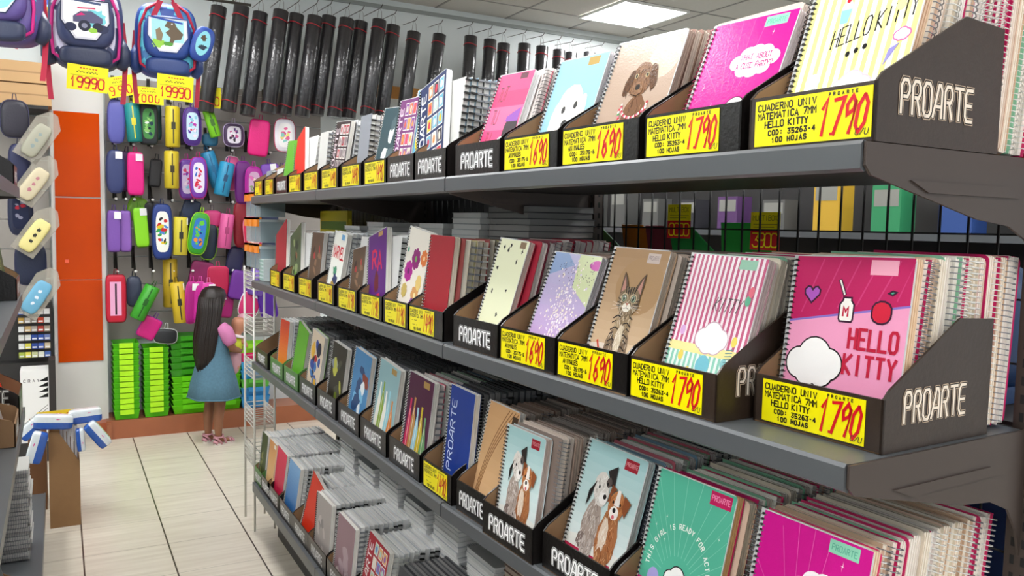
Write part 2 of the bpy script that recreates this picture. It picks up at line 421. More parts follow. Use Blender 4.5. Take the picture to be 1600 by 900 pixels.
# ---------------------------------------------------------------- cover designs
def d_hkbig(a):
    a.rect(0, 0, 1, 1, '#f29fc4'); a.poly([(0, .60), (1, .735), (1, 1), (0, 1)], '#c2185f'); a.poly([(0, 0), (1, 0), (1, .12), (0, .055)], '#c2185f')
    for i in range(6): a.line([(.1+i*.16, .66+i*.02), (.25+i*.16, .98)], .012, '#cf3a78', up=(i == 0))
    a.line([(0, .60), (1, .735)], .016, '#8b74c9'); a.line([(0, .06), (1, .125)], .016, '#8b74c9')
    a.rect(.66, .90, .88, .985, '#f4a9c0')
    H = [(0, -.9), (-.9, 0), (-.95, .45), (-.6, .8), (-.25, .75), (0, .45), (.25, .75), (.6, .8), (.95, .45), (.9, 0)]
    k = a.w/a.h
    def sh(P, cx, cy, r, c, o='#3a1030', ow=.014):
        q = [(cx+x*r, cy+y*r*k) for x, y in P]; a.poly(q, c); a.line(q, ow, o, closed=True)
    sh(H, .18, .77, .075, '#b25ac0')
    sh([(-.5, -1), (.5, -1), (.6, -.8), (.6, .3), (.35, .6), (.35, .8), (-.35, .8), (-.35, .6), (-.6, .3), (-.6, -.8)], .50, .70, .10, '#f6f0ea'); a.text('M', .475, .655, .05, '#c2183c', .016)
    a.line([(.47, .78), (.42, .86)], .03, '#3a1030'); a.line([(.47, .78), (.42, .86)], .014, '#f6f0ea')
    sh([(math.cos(i*PI/7)*(1-.15*abs(math.cos(i*PI/7*2))), math.sin(i*PI/7)*.9) for i in range(14)], .79, .69, .092, '#d41a3c'); sh([(-.6, 0), (0, .35), (.6, .2), (0, -.25)], .86, .80, .05, '#3fb08a')
    blob(a, .27, .37, .235, '#faf7f5', '#1d1216')
    a.poly([(.12, .02), (.40, .02), (.38, .2), (.14, .2)], '#8d7fd0'); a.line([(.12, .02), (.40, .02), (.38, .2), (.14, .2)], .012, '#1d1216', closed=True)
    a.text('HELLO', .555, .475, .11, '#c2183c', .024, adv=.083, asp=.40); a.text('KITTY', .535, .325, .11, '#c2183c', .024, adv=.089, asp=.42)
    sh([(-.6, .9), (-.7, -.1), (-.3, -.6), (.3, -.6), (.7, -.1), (.6, .9), (.3, .4), (0, .95), (-.3, .4)], .57, .12, .07, '#d41a3c'); a.line([(.57, .07), (.57, 0)], .02, '#3fb08a')
    sh([(0, 0), (-1, .7), (-1.1, -.6), (0, -.15), (1.1, -.6), (1, .7)], .84, .1, .11, '#8d7fd0')
def stripes(a, x0, y0, x1, y1, c1, c2, n):
    a.rect(x0, y0, x1, y1, c1); a.lay += 1
    for i in range(0, n, 2): a.rect(x0+(x1-x0)*i/n, y0, x0+(x1-x0)*(i+1)/n, y1, c2, False)
def d_hkstripe(a):
    stripes(a, 0, .36, 1, 1, '#f5e6ec', '#c04f78', 31); stripes(a, 0, 0, 1, .36, '#e6f2ec', '#8fcdb8', 31); a.rect(0, .33, 1, .39, '#f1e59a')
    a.rect(.66, .92, .88, .985, '#8fc0a6'); blob(a, .55, .45, .2, '#f7f7f7', '#c9a7b5')
    a.ell(.52, .26, .09, .07, '#74bfd0'); a.text('KITTY', .46, .63, .09, '#3a2530', .010, shear=.3, adv=.07, asp=.4)
    for cx, cy, c in ((.88, .72, '#58b08c'), (.90, .78, '#e66a80'), (.2, .3, '#e9d35c'), (.85, .45, '#e9d35c'), (.14, .47, '#d9a3d8'), (.78, .30, '#8ac6ca'), (.22, .04, '#d43a4c'), (.34, .2, '#e9d35c')): a.ell(cx, cy, .035, .035, c)
    for i in range(8): a.line([(.78, .25+i*.02), (.86, .26+i*.02)], .008, '#5f8f90', up=False)
def d_hkyellow(a):
    stripes(a, 0, 0, 1, 1, '#fbfaf0', '#e7e08a', 23); a.text('HELLO', .28, .60, .115, '#1a1a1a', .012, tf=lambda p: (p[0], p[1]+.16*(p[0]-.3)), adv=.068, asp=.32)
    a.text('KITTY', .655, .60, .115, '#1a1a1a', .012, tf=lambda p: (p[0], p[1]+.16*(p[0]-.3)), adv=.066, asp=.32)
    for x in (.46, .53, .60): a.ell(x, .53+.2*(x-.4), .02, .018, '#1a1a1a')
    a.ell(.34, .85, .05, .05, '#f8d0d8'); a.ell(.34, .90, .02, .018, '#c8202c'); a.poly([(.29, .84), (.39, .84), (.375, .75), (.305, .75)], '#8fd0d8')
    blob(a, .56, .33, .17, '#fdfdfb', '#d9b9c4'); blob(a, .90, .60, .06, '#fbf5fb', '#d56aa0'); a.poly([(.82, .52), (.90, .55), (.80, .42)], '#8d86c9')
    a.ell(.2, .4, .07, .05, '#cfe9ea'); a.ell(.83, .78, .04, .03, '#efe59a')
def d_party(a, base='#cf0f8c', txt=True):
    a.rect(0, 0, 1, 1, base); a.lay += 1
    for i in range(9):
        an = math.radians(-10+i*24); a.line([(.5, .3), (.5+1.2*math.cos(an), .3+1.2*math.sin(an))], .006, '#e86ab8', False, ) if False else None
    for x, y in ((.2, .95), (.35, 1), (.5, 1), (.66, 1), (.02, .7)): a.line([(.5*.6+x*.4, .45), (x, y)], .005, '#e25cae', False)
    a.rect(.64, .91, .90, .985, '#8fd0b4')
    if txt: a.text('PROARTE', .665, .93, .032, '#5fae92', .007, adv=.032, asp=.5)
    a.lay += 1
    for dx, dy, r in ((-.2, 0, .09), (-.1, .05, .10), (0, .06, .1), (.1, .05, .1), (.2, .01, .09), (-.1, -.05, .1), (0, -.06, .1), (.12, -.05, .09)): a.ell(.66+dx, .66+dy, r, r*.62, '#f9eef4', up=False)
    a.text('WHAT ABOUT', .49, .675, .04, '#b01070', .009, adv=.037, asp=.5); a.text('A CUTE PARTY?', .46, .61, .04, '#b01070', .009, adv=.033, asp=.5)
    blob(a, .60, .28, .2, '#f7f5f6', '#5a1040'); a.ell(.25, .22, .08, .06, '#f0b4cf'); a.poly([(.8, .3), (1, .45), (1, .1)], '#a7b4dc')
    for x, y in ((.78, .86), (.3, .35), (.12, .5)): a.poly([(x-.02, y), (x, y+.006), (x, y+.03), (x+.006, y), (x+.02, y), (x, y-.004), (x, y-.03), (x-.006, y)], '#f5c3df')
def d_teal(a):
    a.rect(0, 0, 1, 1, '#56b598'); a.lay += 1
    for i in range(14):
        an = math.radians(5+i*13); a.line([(.48+.2*math.cos(an), .34+.14*math.sin(an)), (.48+.9*math.cos(an), .34+.72*math.sin(an))], .006, '#86cdb6', False)
    a.rect(.70, .895, .96, .985, '#c21b5c'); a.text('PROARTE', .72, .925, .034, '#f08ab4', .008, adv=.033, asp=.5)
    t = 'THIS GIRL IS READY FOR ACTION!'; n = len(t); a.lay += 1
    for i, ch in enumerate(t):
        an = PI*(1.02-1.04*(i+.5)/n); cx = .48+.37*math.cos(an); cy = .36+.30*math.sin(an); ro = an-PI/2
        if ch == ' ': continue
        for pl in GLY[ch]:
            pts = []
            for gx, gy in pl:
                u = (gx/4-.5)*.026; v = (gy/6)*.045; pts.append((cx+u*math.cos(ro)-v*math.sin(ro), cy+(u*math.sin(ro)+v*math.cos(ro))*a.w/a.h))
            a.line(pts, .009, '#f4faf4', False)
    a.lay += 1
    for x, y in ((.1, .62), (.22, .7), (.25, .55), (.8, .55), (.88, .45), (.75, .35), (.12, .42), (.9, .7)): a.poly([(x-.016, y), (x, y+.003), (x, y+.02), (x+.003, y), (x+.016, y), (x, y-.003), (x, y-.02), (x-.003, y)], '#f4faf4', False)
    a.rect(0, 0, 1, .24, '#c80f7c'); blob(a, .50, .33, .15, '#f8f6f4', '#2a1420'); a.ell(.2, .27, .08, .07, '#a9a0d8'); a.ell(.72, .1, .12, .07, '#e88ab0'); a.line([(.1, .1), (.3, .1)], .02, '#f0a0b8')
def fur(a, cx, cy, rx, ry, base, dark, n=60, jag=.05, ln=.03, cols=None, rot=0):
    a.ell(cx, cy, rx, ry, base, 26, rot, jag); a.lay += 1
    for _ in range(n):
        t = random.uniform(0, 2*PI); r = math.sqrt(random.random())*.92; x = cx+rx*r*math.cos(t); y = cy+ry*r*math.sin(t)
        d = random.uniform(-.6, .6)-PI/2; c = random.choice(cols or [dark])
        a.line([(x, y), (x+ln*math.cos(d), y+ln*math.sin(d)*a.w/a.h)], .006, c, False)
def d_kitten(a):
    a.grad(0, 0, 1, 1, '#d9bfa0', '#a98560', 14); a.ell(.62, .72, .42, .22, '#ae8a62'); a.ell(.2, .10, .5, .16, '#ddd0c4', jag=.06); a.ell(.75, .14, .4, .16, '#d9bfa0', jag=.08)
    a.rect(.64, .90, .86, .975, '#c9b8b0'); a.text('PROARTE', .66, .925, .03, '#8c7a80', .005, adv=.028, asp=.5)
    k = ['#2a211b', '#4a3b2e', '#d8c3a4', '#6a5540', '#efe2cd']
    a.line([(.14, .27), (.24, .17)], .03, '#d23a20')
    fur(a, .24, .07, .10, .06, '#5a4838', k[0], 40, .08, .04, k)
    fur(a, .50, .22, .20, .24, '#87705a', k[0], 170, .07, .05, k+['#2a211b']); fur(a, .52, .42, .14, .14, '#a08868', k[0], 80, .05, .05, k+['#efe2cd'])
    a.lay += 1
    for i in range(9):
        y = .10+i*.045; sg = 1 if i % 2 else -1; a.line([(.50+sg*.17, y), (.50+sg*.10, y+.025), (.50+sg*.04, y+.015)], .016, '#2a211b', False); a.line([(.50-sg*.17, y+.01), (.50-sg*.11, y+.03)], .014, '#2a211b', False)
    for x in (.42, .60): fur(a, x, .10, .055, .12, '#6a5642', k[0], 60, .05, .04, k)
    fur(a, .52, .30, .06, .12, '#d8c8ae', k[0], 40, .08, .05, ['#efe6d6', '#c8b494'])
    for s in (-1, 1):
        a.poly([(.52+s*.05, .69), (.52+s*.13, .775), (.52+s*.195, .82), (.52+s*.20, .72), (.52+s*.185, .62)], '#5e4a38'); a.poly([(.52+s*.10, .69), (.52+s*.17, .785), (.52+s*.178, .66)], '#c08a7c')
    fur(a, .52, .60, .195, .112, '#8d765a', k[0], 150, .04, .035, ['#d8c3a4', '#5b4936', '#b09a78', '#efe2cd', '#3a2e24'])
    a.lay += 1
    for x in (-.09, -.045, 0, .045, .09): a.line([(.52+x*.8, .655), (.52+x*1.1, .705)], .017, '#1f1813', False)
    for s in (-1, 1):
        for q in range(3): a.line([(.52+s*.12, .60-.02*q), (.52+s*.19, .615-.03*q)], .011, '#241c17', False)
        fur(a, .52+s*.085, .622, .062, .036, '#c8b494', k[0], 10, .03, .02, k); a.ell(.52+s*.085, .62, .046, .029, '#18110d'); a.ell(.52+s*.085, .62, .036, .024, '#a8b89c'); a.ell(.52+s*.085, .62, .018, .019, '#0c0c0c'); a.ell(.52+s*.076, .629, .008, .006, '#fff')
    a.ell(.52, .552, .075, .036, '#efe6d8', jag=.05); a.poly([(.49, .585), (.55, .585), (.52, .565)], '#b0604a'); a.line([(.52, .565), (.52, .548)], .007, '#3a2a20'); a.line([(.47, .54), (.52, .548), (.57, .54)], .006, '#3a2a20')
    a.lay += 1
    for s in (-1, 1):
        for q in range(3): a.line([(.52+s*.05, .555), (.52+s*.26, .58-.028*q)], .0028, '#fff6ea', False)
def d_puppies(a, small=False):
    a.grad(0, .18, 1, 1, '#dfe8e6', '#9fc6c8', 10); a.rect(0, 0, 1, .2, '#b3264c'); a.ell(.5, .2, .6, .08, '#e4e6e0', jag=.03)
    a.rect(0, 0, .82, .17, '#b3264c'); a.line([(0, .14), (.62, .14), (.66, .11), (.66, .06), (.6, .05), (0, .05)], .008, '#d98a98'); a.rect(.66, .88, .88, .965, '#9c2030'); a.text('PROARTE', .68, .91, .03, '#e09aa0', .005, adv=.028, asp=.5)
    kw = ['#8c7d74', '#cfc6bf', '#6b5c58', '#e8e2dc']; kb = ['#9a5a30', '#c98a58', '#7c4526', '#e0b080']
    fur(a, .36, .36, .16, .22, '#a8988e', kw[0], 110, .06, .05, kw); fur(a, .66, .34, .17, .22, '#a86c44', kb[0], 120, .06, .05, kb)
    fur(a, .26, .24, .08, .06, '#7a6a64', kw[0], 30, .1, .04, kw); fur(a, .60, .36, .07, .13, '#dcc8b4', kb[0], 30, .1, .05, ['#f0e6da', '#d8b898'])
    for x in (.32, .43): fur(a, x, .2, .045, .09, '#b8aca4', kw[0], 30, .05, .04, kw)
    for x in (.60, .72): fur(a, x, .17, .05, .09, '#9c6844', kb[0], 30, .05, .04, kb)
    fur(a, .40, .67, .13, .135, '#d9d2cb', kw[0], 60, .04, .04, ['#efeae4', '#a89c94', '#f5f2ee', '#8c8078'], rot=.25)
    a.poly([(.44, .82), (.58, .88), (.60, .72), (.53, .72)], '#2a2422'); a.poly([(.30, .72), (.24, .56), (.20, .50), (.20, .62)], '#221d1c'); a.ell(.50, .74, .045, .04, '#5b504c', jag=.1)
    a.ell(.485, .725, .016, .013, '#0c0a0a'); a.ell(.36, .68, .016, .013, '#0c0a0a'); a.ell(.46, .605, .07, .045, '#efeae6', jag=.05); a.ell(.485, .625, .028, .02, '#1a1414')
    fur(a, .70, .60, .13, .11, '#b87444', kb[0], 60, .04, .04, kb); a.poly([(.58, .66), (.56, .74), (.66, .72)], '#7c4526'); a.poly([(.56, .73), (.545, .60), (.60, .62)], '#8a4e2c'); a.poly([(.80, .70), (.92, .66), (.86, .54), (.80, .60)], '#8a4e2c')
    a.poly([(.68, .72), (.73, .72), (.75, .60), (.66, .60)], '#f0e8e0'); a.ell(.69, .545, .075, .05, '#f2ebe4', jag=.05); a.ell(.64, .62, .014, .012, '#120c0a'); a.ell(.76, .62, .014, .012, '#120c0a')
    a.ell(.685, .565, .026, .019, '#1a1010'); a.ell(.69, .515, .022, .016, '#d56a70')
def d_chocdog(a):
    a.grad(0, 0, 1, 1, '#ab9381', '#b7a190', 8); kb = ['#5a3c28', '#7c583e', '#9a7454', '#43291a']; a.ell(.78, .80, .22, .16, '#d0bca6'); 
    fur(a, .58, .10, .27, .26, '#6b4a34', kb[0], 120, .05, .06, kb); fur(a, .56, .36, .17, .16, '#75523a', kb[0], 60, .05, .05, kb)
    pass
    fur(a, .53, .65, .17, .14, '#7f5b41', kb[0], 110, .04, .04, kb)
    fur(a, .36, .63, .055, .11, '#543723', kb[0], 40, .04, .04, ['#43291a', '#6b4a34'], rot=-.25); fur(a, .71, .66, .055, .11, '#5f4029', kb[0], 40, .04, .04, ['#43291a', '#6b4a34'], rot=.3)
    for x in (.45, .61): a.ell(x, .68, .026, .02, '#c9b38a'); a.ell(x, .68, .016, .015, '#140e0a')
    fur(a, .52, .57, .08, .06, '#8a664b', kb[0], 30, .05, .03, kb); a.ell(.52, .585, .035, .024, '#20140f'); a.line([(.46, .53), (.52, .515), (.58, .53)], .008, '#2e1c12')
    a.lay += 1
    for i in range(26):
        t = PI+PI*(i+.5)/26; a.ell(.54+.20*math.cos(t), .42+.16*math.sin(t), .017, .014, ['#c23a48', '#e8e4d8', '#4f9a62', '#d87a8c'][i % 4], 8, up=False)
        a.ell(.55+.19*math.cos(t), .46+.12*math.sin(t), .015, .012, ['#e8e4d8', '#b8333f', '#d87a8c'][i % 3], 8, up=False)
def d_whitedog(a):
    a.grad(0, 0, 1, 1, '#8fbcd0', '#8abbd6', 4); a.rect(.62, .91, .84, .985, '#a98a3a'); k = ['#fffaf0', '#e6dccb', '#d9cdb8', '#ffffff']
    fur(a, .50, .12, .33, .22, '#eee6d8', k[1], 90, .06, .06, k); a.ell(.08, .03, .14, .06, '#c9a45a')
    fur(a, .25, .40, .085, .20, '#e3d7c2', k[1], 50, .05, .05, k); fur(a, .76, .46, .085, .20, '#e3d7c2', k[1], 50, .05, .05, k); fur(a, .50, .50, .27, .25, '#f5efe4', k[1], 120, .03, .05, k)
    for x in (.40, .63): a.ell(x, .52+(x-.4)*.15, .038, .034, '#15120f')
    a.ell(.50, .36, .12, .09, '#fbf7f0', jag=.03); a.ell(.50, .385, .062, .042, '#141010'); a.line([(.50, .34), (.50, .31), (.43, .28)], .012, '#3a2c26')
def d_tut(a):
    a.rect(0, 0, 1, 1, '#ec3f78'); a.rect(0, .42, 1, .66, '#f4608e'); a.rect(0, .66, 1, .82, '#e0306c'); a.rect(.62, .93, .84, .99, '#5a1a30')
    for i, (x, y) in enumerate(((.14, .72), (.14, .48), (.12, .26), (.06, .03))): a.text('TUT' if i in (0, 3) else 'TU', x, y, .14, '#3a0e22', .014, adv=.085, asp=.4, jit=.05)
    a.ell(.80, .40, .19, .2, '#26181e', jag=.03); a.ell(.62, .25, .18, .10, '#fbf3f5', rot=.7); a.ell(.38, .22, .09, .08, '#fbf3f5'); a.poly([(.60, .55), (.95, .64), (.95, .5), (.6, .5)], '#8a46a8'); a.ell(.6, .05, .2, .07, '#f8d2e2')
def d_grid(a, base='#1f2f5e', txt='#e9edf2', cols=None, logo=True):
    a.rect(0, 0, 1, 1, base); cols = cols or ['#e8e0d0', '#d23a50', '#6fb4cc', '#e6c23a', '#dfe6ea', '#2a2030', '#f08a4a', '#b8d3c8']; random.seed(hash(base) % 1000 if False else len(base)+ord(base[2]))
    for r in range(5):
        for c in range(3):
            x = .34+c*.21; y = .06+r*.185; col = random.choice(cols); a.rect(x, y, x+.175, y+.155, '#f0ece4', up=(r == 0 and c == 0)); a.rect(x+.012, y+.01, x+.163, y+.145, col, up=(r == 0 and c == 0)) if False else None
    a.lay += 1
    for r in range(5):
        for c in range(3):
            x = .34+c*.21; y = .06+r*.185; a.rect(x+.014, y+.012, x+.161, y+.143, random.choice(cols), False)
    a.lay += 1
    for r in range(5):
        for c in range(3):
            x = .34+c*.21+.0875; y = .06+r*.185+.075; a.ell(x, y, .045, .045, random.choice(cols), 10, jag=.2, up=False)
    if logo: a.logo(0, 0, 1, 1, tf=lambda p: (.25-p[1]*.17, .08+p[0]*.85), cols=(base, base, txt), k=2.0*a.h/a.w*.42)
def d_bluelogo(a):
    a.rect(0, 0, 1, 1, '#1c3a8c'); a.logo(0, 0, 1, 1, tf=lambda p: (.30-p[1]*.19, .20+p[0]*.70), cols=('#1c3a8c', '#1c3a8c', '#c7d3ee'), k=.95)
    a.rect(.06, .04, .26, .14, '#dfe6ea'); a.lay += 1
    for i in range(6): a.rect(.08+i*.03, .05, .09+i*.03, .13, '#222', False)
    a.rect(.30, .04, .42, .14, '#9fd0dc')
def d_wood(a):
    a.grad(0, 0, 1, 1, '#e0b98c', '#cfa172', 8); a.lay += 1
    for i in range(4):
        pts = [(.12+i*.03+.55*(t**2.2)*(1+i*.12), .02+t*.96) for t in [k/10 for k in range(11)]]; a.line(pts, .022, '#8c5f36', False)
    a.rect(.80, .88, .98, .95, '#4a3524')
def d_lilac(a):
    a.grad(0, 0, 1, 1, '#c9a3d6', '#b9b7d8', 10); a.poly([(0, .78), (.5, .9), (.3, 1), (0, 1)], '#8fa6cf'); a.poly([(.6, .7), (1, .55), (1, 1), (.55, 1)], '#d7dfae'); a.ell(.95, .92, .14, .045, '#cf4fae'); a.lay += 1
    for _ in range(330):  # ceiling light glare painted into the print as white glints
        x = random.gauss(.52, .17); y = random.gauss(.42, .22)
        if .04 < x < .96 and .02 < y < .95: r = random.uniform(.006, .016); a.rect(x-r, y-r*.7, x+r, y+r*.7, random.choice(['#fff8fa', '#f6e4ea', '#f8eedc', '#e6d6ee']), False)
    for _ in range(60):
        x = random.uniform(.2, 1); y = random.gauss(.83, .06)
        if x < .98 and y < .98: a.rect(x, y, x+.012, y+.009, '#3a2a58', False)
def d_specks(a):
    a.rect(0, 0, 1, 1, '#e9ebc8'); a.rect(.72, .93, .92, .99, '#8a7258'); a.lay += 1
    for x, y in ((.2, .92), (.42, .95), (.36, .9), (.75, .8), (.2, .5), (.68, .53), (.58, .3), (.22, .2), (.85, .9), (.15, .72)): a.ell(x, y, .03, .022, '#2b2b26', 9, jag=.5, up=False)
    for y in (.02, .07, .13): a.line([(.03, y), (.97, y+.02)], .028, '#c8202c')
def d_floral(a):
    a.rect(0, 0, 1, 1, '#ece6da')
    def fl(x, y, r, c, m):
        a.lay += 1
        for i in range(8): a.ell(x+r*math.cos(i*PI/4), y+r*math.sin(i*PI/4)*a.w/a.h, r*.5, r*.5*a.w/a.h, c, 10, up=False)
        a.ell(x, y, r*.7, r*.7*a.w/a.h, c); a.ell(x, y, r*.4, r*.4*a.w/a.h, m)
    fl(.5, .68, .13, '#8c1f70', '#6fa05a'); fl(.26, .52, .13, '#b01f90', '#6a1060'); fl(.85, .72, .1, '#e07a3a', '#f0d0a0'); fl(.72, .30, .12, '#d8a060', '#f0e0a8'); fl(.22, .30, .09, '#c8b060', '#c8b060')
    a.ell(.65, .16, .14, .1, '#8a3aa8', jag=.1); a.ell(.8, .45, .12, .08, '#e6c87a', jag=.1); a.ell(.1, .75, .04, .03, '#3f9a80'); a.ell(.45, .1, .1, .06, '#d88a40', jag=.2)
def d_plain(c, txt=None, tc='#fff'):
    def f(a):
        a.rect(0, 0, 1, 1, c)
        if txt: a.text(txt, .12, .55, .16, tc, .035, adv=.16, asp=.5)
    return f
def d_marvel(a):
    a.rect(0, 0, 1, 1, '#e8eae2'); a.rect(.58, .9, .82, .98, '#6aa6d8'); a.text('MARVEL', .1, .62, .17, '#c81a2c', .045, adv=.145, asp=.42)
    for cx, cy, c in ((.45, .42, '#3f8f6a'), (.55, .3, '#2a3a6a'), (.4, .2, '#b8963a'), (.6, .12, '#5a3a2a'), (.35, .08, '#c8a040')): a.ell(cx, cy, .16, .09, c, 12, jag=.35)
def d_purple(a):
    a.rect(0, 0, 1, 1, '#5a2078'); a.rect(.55, .93, .78, .99, '#b08a50'); a.text('R', .25, .55, .22, '#d0204c', .06); a.text('A', .55, .50, .22, '#d0204c', .06); a.text('UP', .3, .15, .22, '#d0204c', .05, adv=.3) if False else None
    a.ell(.5, .35, .12, .14, '#6a1a2a', 12, jag=.2); a.ell(.5, .12, .3, .07, '#c82850', 12, jag=.3)
def d_multi(base, cols, n=9, seed=1, big=.12):
    def f(a):
        st = random.getstate(); random.seed(seed); a.rect(0, 0, 1, 1, base)
        for _ in range(n): a.ell(random.uniform(.2, .8), random.uniform(.15, .8), random.uniform(.4, 1)*big, random.uniform(.4, 1)*big, random.choice(cols), 12, random.uniform(0, 3), .2)
        random.setstate(st)
    return f
def d_gowns(a, base='#4a1238', cols=('#c8285a', '#b88a4a', '#9ac8d8', '#c8b02a', '#6a9a68')):
    a.rect(0, 0, 1, 1, base); a.rect(.6, .9, .84, .97, '#a8864a')
    n = len(cols)
    for i, c in enumerate(cols):
        x = .10+.80*(i+.5)/n; t = .72-.03*i+.06*(i % 2)
        a.poly([(x-.035, t), (x+.035, t), (x+.03, t-.10), (x+.07, t-.22), (x+.15, .16), (x+.10, .08), (x-.10, .08), (x-.15, .16), (x-.07, t-.22), (x-.03, t-.10)], c); a.line([(x, t-.12), (x-.05, .14)], .012, '#f0e8d8')
def d_fade(c0, c1, lab=None):
    def f(a):
        a.grad(0, 0, 1, 1, c0, c1, 16)
        if lab: a.rect(.6, .9, .85, .97, lab)
    return f
def d_redgrid(a): d_grid(a, '#a8182c', '#f2e6e6', ['#e8b070', '#efe6da', '#6f8fd0', '#e6c23a', '#9a6ab0', '#b8d3c8'])
DESIGN = dict(hkbig=d_hkbig, hkstripe=d_hkstripe, hkyellow=d_hkyellow, party=d_party, teal=d_teal, kitten=d_kitten, puppies=d_puppies, chocdog=d_chocdog,
    whitedog=d_whitedog, tut=d_tut, navygrid=d_grid, redgrid=d_redgrid, purplegrid=lambda a: d_grid(a, '#7a3a78', '#f0d8e8', ['#f0a050', '#d84a70', '#e8d8c0', '#8a4aa0', '#e06a40']),
    darkgrid=lambda a: d_grid(a, '#33262c', '#d8c8d0', ['#8a7a80', '#c8b8bc', '#b02a3c', '#6a5a62']),
    sky=d_multi('#6ab8dc', ['#f0d23a', '#f5f5e8', '#3a78b8'], 8, 3, .16), bluelogo=d_bluelogo, wood=d_wood, lilac=d_lilac, specks=d_specks, floral=d_floral,
    red=d_plain('#a02430'), green=d_plain('#5fa82c'), brightred=d_plain('#d8281e', None), darkart=d_multi('#2f4a52', ['#dfe6e2', '#50666c'], 6, 5, .14),
    marvel=d_marvel, purple=d_purple, forest=d_multi('#4a5a3c', ['#8a9a6a', '#8c5a3c', '#2a3426', '#6fae3a'], 9, 8), brown=d_multi('#5c4838', ['#8a6a50', '#a83a38', '#3a2a20'], 7, 9),
    gowns=d_gowns, gownsblue=lambda a: d_gowns(a, '#8fb4ba', ('#e8e8e0', '#8aa83a', '#efefe6', '#9ad0dc', '#d8843a')),
    penguin=d_multi('#4a86b8', ['#e6eef2', '#2a4a78', '#7ab8dc', '#8a4030'], 8, 11, .2), comic=d_multi('#d8c8b0', ['#b82a2c', '#2a4a9a', '#e0b040', '#3a78b8', '#1c2238'], 16, 12, .15),
    swirl=d_multi('#2c2a20', ['#6a7a28', '#b8b84a', '#4a4a3c', '#8a94a0'], 9, 13, .15), orange=d_fade('#e8a028', '#c83a20'), redgloss=d_fade('#b8123c', '#d03050'), bluegloss=d_fade('#1f5a9c', '#7aa6d0'),
    vermilion=d_plain('#d63218'), grey=d_multi('#a8a09c', ['#8c8684', '#c0b8b4'], 6, 14), pinkgrey=d_multi('#9c7c84', ['#c8b8bc', '#6a5058', '#b8a0a8', '#d8d0cc'], 10, 15, .16),
    cream=d_fade('#e8c890', '#c88a50', '#e8e0d0'), darkgreen=d_multi('#3c4a20', ['#5a6a30', '#8a8a50'], 6, 16), brownorange=d_fade('#caa680', '#e0b080'))

# ---------------------------------------------------------------- notebooks
WIREW = mat('white_coil', '#dcdcd8', .4); WIREK = mat('black_coil', '#161616', .35); WIRES = mat('grey_coil', '#83868c', .3, metal=.5); WIREP = mat('pink_coil', '#b8205c', .35)
COILS = {'w': WIREW, 'k': WIREK, 's': WIRES, 'p': WIREP}
def pages_mesh(w, h, t, col, seed=0):
    mb = MB(); rnd = random.Random(seed); n = 5
    for i in range(n):
        a = .0012+(t-.0024)*i/n; b = .0012+(t-.0024)*(i+1)/n; k = rnd.uniform(.93, 1.03)
        c = tuple(min(1, x*k) for x in cc(col)); ins = .0015 if i % 2 else .0
        mb.box(.004, w-.002-ins, a, b, .002, h-.002-ins, c)
    return mb
def cover_mb(w, h, t, fcol, bcol, design=None):
    mb = MB(); r = .010
    pts = [(0, 0)]+[(w-r+r*math.sin(i*PI/8), r-r*math.cos(i*PI/8)) for i in range(5)]+[(w-r+r*math.cos(i*PI/8), h-r+r*math.sin(i*PI/8)) for i in range(5)]+[(0, h)]
    mb.prism(pts, 0, .0011, 'y', fcol); mb.prism(pts, t-.0011, t, 'y', bcol)
    if design:
        a = Art(w-.009, h-.004); design(a)
        for f, c in zip(a.mb.f, a.mb.c): pass
        v = [(x+.007, y, min(max(z, -.001), h-.004)+.002) for x, y, z in a.mb.v]
        v = [(min(max(x, .004), w-.001), y, z) for x, y, z in v]
        o = len(mb.v); mb.v += v; mb.f += [[i+o for i in f] for f in a.mb.f]; mb.c += a.mb.c; mb.mi += [0]*len(a.mb.f); mb.sm += [False]*len(a.mb.f)
        # punched holes
        n = int(h/.0085)
        if w > .1:
            for i in range(n):
                z = .008+i*(h-.016)/(n-1); mb.box(.0045, .008, -.0028, -.0002, z-.0016, z+.0016, '#2b2b2b')
    return mb
def coil_mb(h, t, loops=None, seg=8):
    mb = MB(); n = loops or int(h/.0085); r = t/2+.0035
    for i in range(n):
        z = .008+i*(h-.016)/(n-1)
        mb.tube([(.002+r*math.cos(2*PI*k/seg), t/2+r*math.sin(2*PI*k/seg), z+.0012*math.sin(2*PI*k/seg)) for k in range(seg)], .0009, 3, closed=True)
    return mb
_nbmesh = {}
def notebook(M, design=None, cover='#cccccc', back='#dddddd', pages='#e9e6df', coil='s', w=.203, h=.255, t=.016, label=None, group=None, mir=False, gloss=False, parts=True, seed=0):
    """one spiral notebook, its parts as children; meshes are shared between look-alikes"""
    key = (design, cover, back, pages, coil, w, h, t, gloss)
    t_ = empty('spiral_notebook', M=M @ (T(w, t, 0) @ RZ(PI) if mir else Matrix()))
    tag(t_, label, 'notebook', group)
    if key in _nbmesh:
        for nm, me in _nbmesh[key]:
            o = bpy.data.objects.new(nm, me); COL.objects.link(o); o.parent = t_
        return t_
    a = pages_mesh(w, h, t, pages, seed).build('pages', PAPER_PRINT, t_)
    b = cover_mb(w, h, t, cover, back, DESIGN[design] if design else None).build('cover', GLOSSY if gloss else PRINT, t_)
    c = coil_mb(h, t).build('spiral_binding', COILS[coil], t_, False)
    _nbmesh[key] = [('pages', a.data), ('cover', b.data), ('spiral_binding', c.data)]
    return t_
